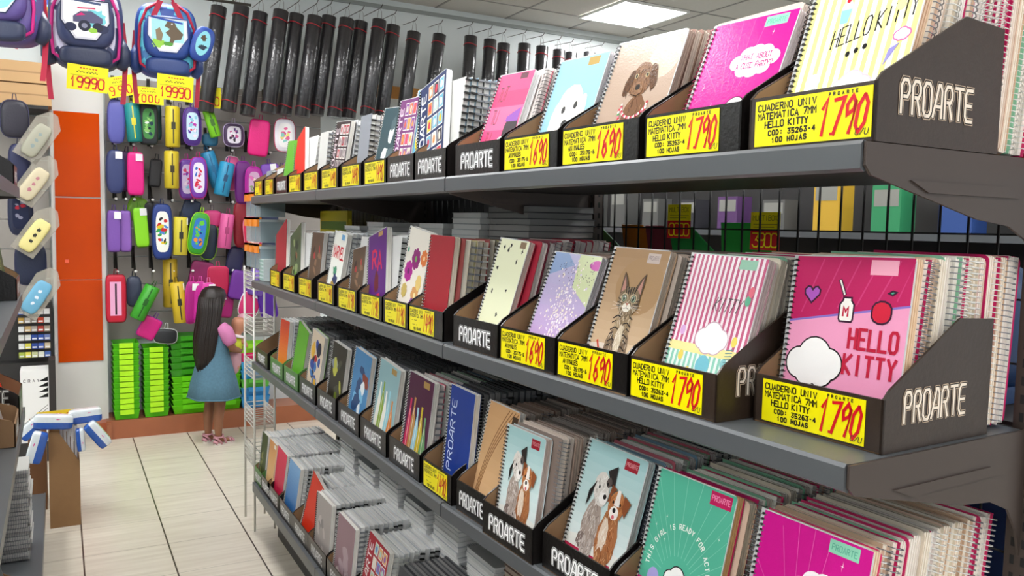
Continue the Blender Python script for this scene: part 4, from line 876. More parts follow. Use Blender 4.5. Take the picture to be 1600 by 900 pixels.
# ---------------------------------------------------------------- through the wire grid: the other side of the gondola
m = MB(); F = FA
def otherside():
    t = empty('rear_shelving', M=FA); tag(t, 'dark shelf on the other side of the wire grid', 'shelving')
    m = MB(); m.box(-1.2, 1.12, .47, .86, 1.285, 1.30); m.box(-1.2, 1.12, .86, .865, 1.27, 1.305); m.box(-1.2, 1.12, .47, .86, .88, .90); m.build('shelf', SHELFD, t, False)
    m = MB(); m.box(-1.2, 1.12, .47, .60, 1.70, 1.715); m.build('shelf', SHELFD, t, False)
    def folder(x, y, w, h, col, lab, lean=12, d=.03, z=1.302, wh=None):
        t2 = empty('file_folder', M=FA @ T(x, y, z) @ RX(math.radians(lean))); tag(t2, lab, 'folder')
        m = MB(); m.prism([(0, 0), (w, 0), (w, h*.8), (w*.55, h), (0, h)], 0, .004, 'y', col); m.prism([(0, 0), (w, 0), (w, h*.7), (0, h*.7)], d-.004, d, 'y', col); m.box(0, .004, .004, d-.004, 0, h*.7, col); m.build('cover', PAPER_PRINT, t2)
        m = MB(); m.box(.006, w-.01, .005, d-.006, .004, h*.66, wh or '#c8c8c0'); m.build('papers', PAPER_PRINT, t2)
    folder(.345, .60, .17, .315, '#34b84c', 'bright green folder seen through the black wire grid', 5)
    folder(.19, .62, .15, .31, '#2a9a4a', 'darker green folder seen through the grid left of the bright one', 14)
    folder(.06, .64, .14, .31, '#8a3a48', 'maroon folder seen through the wire grid', 12)
    folder(-.08, .66, .16, .31, '#e08a24', 'orange brown folder seen through the wire grid', 10)
    folder(-.32, .66, .2, .29, '#5a8a70', 'dull green folder seen through the wire grid', 4)
    folder(-1.0, .70, .2, .32, '#24409a', 'blue folder seen through the grid beside the dark stack', 6)
    folder(-.75, .72, .2, .31, '#3a3434', 'dark brown folder seen through the grid, right of the blue one', 6)
    # the next aisle: dark shelving facing away
    q = empty('gondola_shelving', M=FA @ T(0, 2.1, 0)); tag(q, 'dark shelving across the next aisle, glimpsed through the wire grid', 'shelving')
    m = MB(); m.box(-3.6, 1.6, .3, .34, 0, 2.0); m.build('back_panel', SHELFD, q, False)  # dark panel added to keep the view through the grid dark
    for z in (.4, .85, 1.25, 1.60):
        m = MB(); m.box(-3.6, 1.6, 0, .3, z-.03, z); m.build('shelf', SHELF, q, False)
    rr = random.Random(4)
    for i in range(34):
        z = (1.25, 1.60)[i % 2]; x = -3.4+i*.145; h = rr.uniform(.14, .26); c = rr.choice(['#2a4a8a', '#8a2a34', '#2f8a5a', '#c8a030', '#5c5c5a', '#3a3a40', '#c86a2a', '#5a3a6a'])
        m = MB(); m.box(0, .13, 0, .1, 0, h, c); m.box(.01, .12, -.001, 0, h*.55, h*.9, '#8a8a84'); o = m.build('boxed_item', PAPER_PRINT); o.matrix_world = FA @ T(x, 2.13, z); tag(o, '%s box, %s along the %s shelf across the next aisle' % (cname(c), ORD[i//2], ('middle', 'upper')[i % 2]), 'box', 'boxes across the next aisle')
    m = MB(); m.ellipsoid((0, 0, .13), (.13, .10, .13), '#16345a', e=.8); m.box(-.1, .1, -.07, .07, 0, .03, '#16345a')
    o = m.build('round_case', CLOTH_PRINT); o.matrix_world = FA @ T(.93, .62, 1.302); tag(o, 'dark blue rounded case behind the wire grid at the right', 'case')
    m = MB(); m.box(-.1, .1, -.05, .07, 0, .36, '#123a66'); m.box(-.098, .098, -.0505, .07, .3, .33, '#1d4e86')
    o = m.build('storage_box', CLOTH_PRINT); o.matrix_world = FA @ T(1.03, .53, .91); tag(o, 'dark blue box behind the grid beside the slotted upright', 'box')
    for i in range(5):
        m = MB(); m.box(0, .11, 0, .15, 0, .010, '#d8dcdc'); m.box(-.001, .111, -.001, .0, .001, .006, '#9aa0a4')
        o = m.build('notepad', PAPER_PRINT); o.matrix_world = FA @ T(.655+random.uniform(-.004, .004), .62, 1.47+i*.0105) @ RZ(random.uniform(-.05, .05)); tag(o, 'small white notepad, %s from the bottom, seen through the grid' % ORD[i], 'notepad', 'pile of white notepads behind the grid')
    m = MB(); m.box(.6, .82, .55, .8, 1.302, 1.468); m.box(.598, .822, .549, .8, 1.455, 1.468); tag(m.build('carton', mat('dark_carton', '#2a2622', .6), color=False), 'dark carton under the pile of white notepads', 'box'); bpy.context.view_layer.update(); bpy.data.objects['carton'].matrix_world = FA
    for x, z, pr, nm in ((.47, 1.555, '3900', 'right'), (.19, 1.575, '0000', 'middle'), (-.30, 1.565, '2500', 'left')):
        m = Art(.085, .085, YEL); m.rect(0, 0, 1, .52, '#c8141c'); m.text('MULTIBOX', .08, .78, .13, '#1a1a10', .012, adv=.105); m.line([(.1, .68), (.9, .68)], .01, '#1a1a10'); m.line([(.1, .6), (.8, .6)], .01, '#1a1a10'); m.text(pr, .08, .08, .36, '#f4e800', .035, adv=.21)
        o = m.mb.build('price_sign', PAPER_PRINT); o.matrix_world = FA @ T(x, .54, z); tag(o, 'yellow and red price sign seen through the grid, the %s one' % nm, 'price card')
    cols = ['#2f9a68', '#2f9a68', '#3a9a78', '#2f5ab0', '#8a3a4a', '#6a3040', '#c8b060', '#3a8a6a']
    for i, c in enumerate(cols):
        m = MB(); m.box(0, .13, 0, .2, 0, .035, c); m.box(.004, .126, -.0006, 0, .006, .03, '#b8c8b8'); o = m.build('boxed_item', PAPER_PRINT); o.matrix_world = FA @ T(.72-i*.14, .56, 1.717); tag(o, '%s flat pack from the right, %s, behind the top row wire grid' % (ORD[i], cname(c)), 'pack', 'flat packs behind the wire grid')
    for i, (x, y, c1, lab) in enumerate(((1.02, .50, '#b01c2c', 'red and teal comic cover standing behind the top row at the right edge'), (.98, .54, '#2a8a94', 'teal comic cover standing behind the red one at the right edge'))):
        m = Art(.2, .28, c1); d_multi(c1, ['#c8202c', '#2a9aa0', '#e0c23a', '#f0f0e8', '#1c2a5a'], 14, 30+i, .16)(m)
        for k in range(6): m.rect(.05+k*.15, .35, .12+k*.15, .45, '#f0f0e8', up=(k == 0))
        b = MB(); b.box(0, .2, 0, .012, 0, .28, c1); oo = len(b.v); b.v += m.mb.v; b.f += [[q+oo for q in f] for f in m.mb.f]; b.c += m.mb.c; b.mi += [0]*len(m.mb.f); b.sm += [False]*len(m.mb.f)
        o = b.build('comic_book', PRINT); o.matrix_world = FA @ T(x, y, 1.717) @ RX(-.08); tag(o, lab, 'book')
otherside()

# ---------------------------------------------------------------- black paper rolls on the wall
TUBE = mat('black_wrapped_roll', '#29282b', .35, bump=.9, bscale=38, coat=.9, noise=.25, nscale=14)
REDB = mat('red_band', '#b0182a', .5)
HOOKM = mat('hook_metal', '#4a463f', .4, metal=.7)
def roll(x, ztop, y, lean, L=.77, r=.056, label=None):
    M = T(x, y, ztop) @ RY(lean)
    t = empty('paper_roll', M=M); tag(t, label, 'paper roll', 'black rolls in the packed left row' if 'packed left' in label else ('black rolls in the farther right row' if 'farther' in label else None))
    m = MB(); m.tube([(0, 0, -L), (0, 0, -L+.004), (0, 0, -L/2), (0, 0, -.004), (0, 0, 0)], [r*.93, r, r, r, r*.93], 18); m.build('tube', TUBE, t, False)
    for z in (-.075, -L+.065):
        m = MB(); m.tube([((r+.0012)*math.cos(a), (r+.0012)*math.sin(a), z+.006*math.sin(a*2)) for a in [2*PI*k/18 for k in range(18)]], .0035, 5, closed=True); m.build('red_band', REDB, t, False)
    m = MB(); m.tube([(-.02, 0, 0), (-.015, .01, .07), (0, .03, .10), (.012, .01, .07), (.02, 0, 0)], .0022, 4); m.build('hanging_string', mat('clear_string', '#9a9a98', .4), t, False)
    m = MB(); m.tube([(0, 6.795-y, .12), (0, 0, .098), (0, -.03, .12)], .003, 5); m.build('hook', HOOKM, t, False)
tops = [(345, 12), (375, 14), (407, 16), (436, 18), (464, 19), (490, 24), (515, 30), (540, 33), (566, 32), (590, 42), (616, 46)]
xs = [1.05, 1.20, 1.345, 1.485, 1.615, 1.74, 1.865, 1.99, 2.12, 2.255, 2.39]
for i, x in enumerate(xs): roll(x, 3.14+.012*math.sin(i*2.3)-.003*i+(0.008*i), 6.42-.05*(i % 2), .13, label='%s black wrapped paper roll from the left in the packed left row' % ORD[i])
for i, (x, z) in enumerate(((2.60, 3.17), (2.83, 3.18))): roll(x, z, 6.5, .13, label=('black wrapped paper roll hanging alone, right of the packed row' if i == 0 else 'second lone black wrapped paper roll, beside a pale gap'))
for i, x in enumerate((3.12, 3.29, 3.44, 3.63, 3.83, 3.99, 4.14, 4.32, 4.48)): roll(x, 3.19+.012*math.cos(i*1.7), 6.5-.03*(i % 2), .05, label='%s black wrapped paper roll from the left in the farther right row' % ORD[i])
roll(4.86, 3.30, 6.45, .35, L=.5, label='short black wrapped roll at the right end of the wall, tilted')

# ---------------------------------------------------------------- backpacks
PINKS = mat('magenta_webbing', '#c01878', .6, bump=.2, bscale=200)
REDS = mat('crimson_webbing', '#b01038', .6, bump=.2, bscale=200)
def superbox(cx, cy, cz, rx, ry, rz, e=.45, nu=28, nv=16, col='#fff', fn=None):
    m = MB(); m.ellipsoid((cx, cy, cz), (rx, ry, rz), col, 0, nu, nv, e=e)
    if fn: m.recolor(fn)
    return m
def patchy(cols, sc=22, seed=0):
    def f(p):
        v = math.sin(p.x*sc+seed)+math.sin(p.z*sc*1.3+seed*2)+.7*math.sin((p.x+p.z)*sc*1.9+seed)
        return cols[int((v+2.7)/5.4*len(cols)) % len(cols)]
    return f
def backpack(M, base, trim, mid, art, label, webbing, s=1.0, pouch=False):
    t = empty('backpack', M=M); tag(t, label, 'backpack')
    inv = Matrix.Scale(s, 4)
    def outline(w, zt, zb, n=48, e=.55):
        return [(w*math.copysign(abs(math.cos(a))**e, math.cos(a)), (zt if math.sin(a) > 0 else zb)*abs(math.sin(a))**e*(1 if math.sin(a) > 0 else 1)) for a in [2*PI*k/n for k in range(n)]]
    def shell(w, zt, zb, y0, y1, cz, col, name, mt=CLOTH_PRINT, fn=None, e=.55, parent=None):
        m = MB(); o = outline(w, zt, zb, 48, e); rings = []
        for y, k in ((y0, .93), (y0-.01, 1), (y1+.03, 1), (y1+.012, .96), (y1, .86), (y1-.003, .7), (y1-.004, .5), (y1-.004, .25)):
            rings.append([(p[0]*k, y, cz+p[1]*k) for p in o])
        m.loft(rings, col)
        if fn: m.recolor(fn)
        return m.build(name, mt, parent or t, True, inv)
    shell(.165, .21, -.20, .12, -.02, .0, base, 'body', fn=lambda p: (trim if abs(p.y+.0) > .105 else None))
    shell(.15, .195, -.19, -.02, -.075, -.005, mid, 'main_compartment', fn=patchy([mid, base, mid, '#d8e8f0', mid] if mid.startswith('#c8c') else [mid, base, '#5ac0d8', mid], seed=len(label)))
    fp = shell(.125, .115, -.125, -.075, -.12, .005, base, 'front_pocket', e=.62)
    bp = shell(.115, .045, -.05, -.075, -.105, -.155, trim, 'lower_pocket')
    a = Art(.21, .20); 
    hexa = [(0.02, .95), (.98, .95), (1, .45), (.72, .02), (.28, .02), (0, .45)]
    a.poly(hexa, '#d8d8e0'); a.poly([(.06, .90), (.94, .90), (.95, .47), (.69, .08), (.31, .08), (.05, .47)], '#fafafa'); art(a); a.line(hexa, .025, trim, closed=True)
    a.mb.build('printed_picture', PRINT, fp, True, T(-.105, -.1262, -.09))
    for sx in (-1, 1):
        m = MB(); pts = [(sx*.05, -.07, .19), (sx*.105, -.078, .15), (sx*.140, -.072, .06), (sx*.148, -.072, -.05), (sx*.14, -.07, -.15), (sx*.09, -.075, -.185)]; m.tube(pts, .008, 6); m.build('piping', webbing, t, False, inv)
        m = MB(); q = [Vector((sx*.16, .05, .05)), Vector((sx*.175, .04, -.12)), Vector((sx*.165, .03, -.28)), Vector((sx*.158, .02, -.36))]
        for a_, b_ in zip(q[:-1], q[1:]): m.add([a_+Vector((-.012, 0, 0)), a_+Vector((.012, 0, 0)), b_+Vector((.012, 0, 0)), b_+Vector((-.012, 0, 0)), a_+Vector((-.012, .003, 0)), a_+Vector((.012, .003, 0)), b_+Vector((.012, .003, 0)), b_+Vector((-.012, .003, 0))], [(0, 3, 2, 1), (4, 5, 6, 7), (0, 1, 5, 4), (1, 2, 6, 5), (2, 3, 7, 6), (3, 0, 4, 7)])
        m.build('shoulder_strap', REDS, t, False, inv)
    for sx in (-1, 1):
        m = MB(); m.prism([(sx*.02, .20), (sx*.05, .20), (sx*.085, .115), (sx*.055, .115)], -.080, -.072, 'y'); m.build('handle_strap', webbing, t, False, inv)
    m = MB(); m.tube([(-.05, .03, .20), (-.03, .03, .25), (.03, .03, .25), (.05, .03, .20)], .008, 6); m.build('top_loop', webbing, t, False, inv)
    for sx in (-1, 1):
        m = MB(); pts = [(sx*.15, .03, -.04), (sx*.165, .02, -.10), (sx*.165, .02, -.15), (sx*.15, .02, -.19)]; m.tube(pts, [.02, .034, .034, .02], 10, trim)
        m.build('side_pocket', CLOTH_PRINT, t, True, inv)
    return t
def art_truck(a):
    a.ell(.7, .55, .2, .2, '#7ad0d8', jag=.2); a.ell(.2, .3, .12, .1, '#2a3050'); a.ell(.85, .3, .12, .1, '#2a3050')
    a.poly([(.25, .55), (.40, .68), (.62, .70), (.85, .55), (.85, .42), (.25, .42)], '#5a5878'); a.poly([(.3, .56), (.42, .65), (.5, .6)], '#e0207a'); a.ell(.48, .35, .13, .13, '#26283c'); a.ell(.48, .35, .06, .06, '#8a8aa0'); a.ell(.75, .33, .11, .11, '#26283c'); a.ell(.65, .25, .09, .06, '#9ad04a'); a.line([(.35, .75), (.7, .77)], .03, '#d0205a'); a.line([(.3, .93), (.8, .88)], .05, '#4a5a80')
def art_dino(a):
    a.rect(.1, .3, .9, .9, '#a8e0e4'); a.ell(.25, .25, .15, .12, '#9ad04a', jag=.2)
    a.poly([(.50, .88), (.66, .86), (.72, .72), (.88, .55), (.82, .40), (.66, .36), (.60, .2), (.52, .2), (.56, .42), (.44, .55), (.55, .66), (.42, .72)], '#6a5a48'); a.poly([(.2, .6), (.3, .68), (.38, .5), (.34, .3), (.22, .34)], '#8a7a60'); a.ell(.6, .8, .02, .02, '#fff'); a.ell(.5, .25, .12, .06, '#5aa040', jag=.2)
    a.line([(.1, .95), (.85, .84)], .05, '#2a50b0')
def art_blue(a): a.ell(.5, .5, .4, .4, '#8ad0e4', jag=.2); a.ell(.4, .3, .2, .15, '#e0e04a', jag=.3); a.ell(.6, .6, .2, .12, '#3a5aa8', jag=.3)
backpack(T(.145, 5.0, 2.60) @ RZ(-.05), '#3a4266', '#2c3450', '#c8c4d8', art_truck, 'pink and navy backpack with a monster truck picture', PINKS, 1.08)
backpack(T(.545, 5.05, 2.585) @ RZ(-.05), '#2c4a94', '#28407c', '#3f78b0', art_dino, 'blue and crimson backpack with a dinosaur picture', REDS, .98)
backpack(T(-.215, 4.6, 2.60) @ RZ(-.2), '#5a4a8a', '#2c3450', '#3a6ab0', art_blue, 'blue and pink backpack cut by the left picture edge', PINKS, 1.0)
backpack(T(-.10, 5.5, 2.78) @ RZ(.8), '#4a6ab8', '#26304a', '#c84a90', art_blue, 'small turned backpack between the two pink backpacks', REDS, .72)
# oval pouch hanging on the dinosaur backpack
t = empty('hanging_pouch', M=T(.715, 4.93, 2.565) @ RY(.30)); tag(t, 'oval blue dinosaur pouch clipped beside the dinosaur backpack', 'pouch')
m = superbox(0, 0, 0, .058, .03, .098, .7, col='#2a4a9c'); m.build('body', CLOTH_PRINT, t)
a = Art(.08, .15); a.ell(.5, .5, .45, .47, '#8ad0dc'); a.ell(.45, .7, .2, .1, '#5a4a3a', jag=.3); a.ell(.55, .35, .25, .1, '#2c3a4a', jag=.4); a.mb.build('printed_picture', PRINT, t, True, T(-.04, -.0305, -.075))
# rail the backpacks hang from
t = empty('hanging_rail', (0, 0, 0)); tag(t, 'thin ceiling rail carrying the backpacks at the top left', 'rail')
m = MB(); m.tube([(-.6, 5.03, 2.84), (1.0, 5.03, 2.84)], .008, 6)
for x in (-.5, .9): m.tube([(x, 5.03, 2.84), (x, 5.03, 3.48)], .004, 5)
m.build('bar', HOOKM, t, False)
m = MB()
def sign(M, w, h, price, label, top='OFERTA'):
    a = Art(w, h, YEL); a.text('------', .3, .82, .12, '#c8141c', .03, adv=.075); a.text('-------', .22, .66, .11, '#1a1a10', .025, adv=.08); a.text('-- ---', .26, .70, .11, '#1a1a10', .02, adv=.08); a.line([(.08, .58), (.92, .57)], .008, '#1a1a10')
    n = len(price); a.text(price, .08, .12, .40, '#d01020', .04, adv=.86/n, asp=.5); m = MB(); m.box(0, w, 0, .002, 0, h, YEL); oo = len(m.v); m.v += a.mb.v; m.f += [[q+oo for q in f] for f in a.mb.f]; m.c += a.mb.c; m.mi += [0]*len(a.mb.f); m.sm += [False]*len(a.mb.f)
    o = m.build('price_sign', PAPER_PRINT); o.matrix_world = M; tag(o, label, 'price sign'); return o
sign(T(.045, 4.88, 2.255) @ RY(.06), .19, .13, '19990', 'yellow price sign under the monster truck backpack')
sign(T(.475, 4.9, 2.245) @ RY(.04), .185, .135, '19990', 'yellow price sign under the dinosaur backpack')
sign(T(.325, 6.45, 2.42) @ RY(-.25), .19, .14, '990', 'tilted yellow 990 price sign right of the column top')
sign(T(.47, 6.43, 2.40), .2, .12, '7000', 'yellow 7000 price sign behind the crimson strap')
sign(T(.90, 6.43, 2.41), .16, .15, '2490', 'yellow 2490 price sign left of the black rolls')
for i, (x, z, lab) in enumerate(((1.28, 2.45, 'narrow yellow card between the black rolls'),)):
    m = MB(); m.box(0, .05, 0, .002, 0, .22, YEL); o = m.build('yellow_card', PAPER_PRINT); o.matrix_world = T(x, 6.6, z); tag(o, lab, 'price card')
# ---------------------------------------------------------------- pencil cases on the slotted wall
def uz(u, v, Y): pass
METALH = mat('dark_hook', '#2e2b28', .4, metal=.6)
def hook(x, z, y0=6.785, L=.26, lab='dark hook'):
    t = empty('display_hook', (x, y0, z)); tag(t, lab, 'hook', 'display hooks of the slotted wall')
    m = MB(); m.box(-.012, .012, -.004, .002, .02, .19); m.tube([(0, 0, .17), (0, -L*.35, .09), (0, -L*.75, .0), (0, -L, .008)], .008, 6); m.build('rod', METALH, t, False)
    m = MB(); m.ellipsoid((0, -L, .010), (.011, .011, .011), nu=8, nv=6); m.build('end_ball', WHITE, t, False)
def pcase(x, z, y, w, h, col, kind, label, trim=None, art=None, lean=0, tagc=None, d=.05, rz=0):
    """one pencil case hanging from its tab; (x, z) is the centre of the case"""
    t = empty('pencil_case', M=T(x, y, z) @ RY(lean) @ RZ(rz)); tag(t, label, 'pencil case'); trim = trim or col
    if kind == 'tube':
        m = MB(); r = w/2; m.tube([(0, 0, -h/2), (0, 0, -h/2+.006), (0, 0, 0), (0, 0, h/2-.006), (0, 0, h/2)], [r*.86, r, r, r, r*.86], 14, col); m.build('body', CLOTH_PRINT, t)
        m = MB(); m.box(-.004, .004, -r-.001, -r+.002, -h*.42, h*.42, trim); m.build('zipper', CLOTH_PRINT, t)
        m = MB(); m.box(-.014, .014, -r-.002, -r+.004, -.02, .03, '#c8c8c0' if trim == col else trim); m.build('badge', CLOTH_PRINT, t)
    else:
        e = {'pouch': .6, 'flat': .5, 'box': .3}[kind]
        m = MB(); m.ellipsoid((0, 0, 0), (w/2, d/2, h/2), col, 0, 22, 14, e=e)
        m.recolor(lambda p: trim if abs(p.y) < d*.14 else None); m.build('body', CLOTH_PRINT, t)
        m = MB(); n = 24
        def se(a, ee): return math.copysign(abs(math.cos(a))**ee, math.cos(a))*w/2*1.01, math.copysign(abs(math.sin(a))**ee, math.sin(a))*h/2*1.01
        m.tube([(se(2*PI*k/n, e)[0], -d*.12, se(2*PI*k/n, e)[1]) for k in range(n)], .0035, 4, trim, closed=True); m.build('zipper', CLOTH_PRINT, t)
        if art:
            a = Art(w*.66, h*.74); art(a); a.mb.build('printed_picture', PRINT, t, True, T(-w*.33, -d/2-.001, -h*.37))
    m = MB(); m.tube([(-.012, 0, h/2-.004), (-.008, .0, h/2+.04), (.008, .0, h/2+.04), (.012, 0, h/2-.004)], .003, 5, trim); m.build('hang_loop', CLOTH_PRINT, t)
    if tagc:
        m = MB(); m.box(.0, .045, -d/2-.006, -d/2-.005, h*.30, h*.30+.05, tagc); m.build('hang_tag', PAPER_PRINT, t)
    return t
def A_oval(base, cols, seed, n=7, big=.22):
    f = d_multi(base, cols, n, seed, big)
    def g(a):
        pts = [(.5+.5*math.copysign(abs(math.cos(t))**.6, math.cos(t)), .5+.5*math.copysign(abs(math.sin(t))**.5, math.sin(t))) for t in [2*PI*k/26 for k in range(26)]]
        a.poly(pts, base); st = random.getstate(); random.seed(seed)
        for _ in range(n*2): a.ell(random.uniform(.22, .78), random.uniform(.15, .85), random.uniform(.3, .8)*big, random.uniform(.25, .6)*big*.7, random.choice(cols), 9, random.uniform(0, 3), .25)
        random.setstate(st)
    return g
YELMIX = ['#e6cf2a', '#2a2a26', '#f2ec9a', '#4a7a9a', '#c87a2a']
VIO = ['#b83aa8', '#d84a6a', '#8ac8dc', '#5a3aa0', '#f0e0f0']
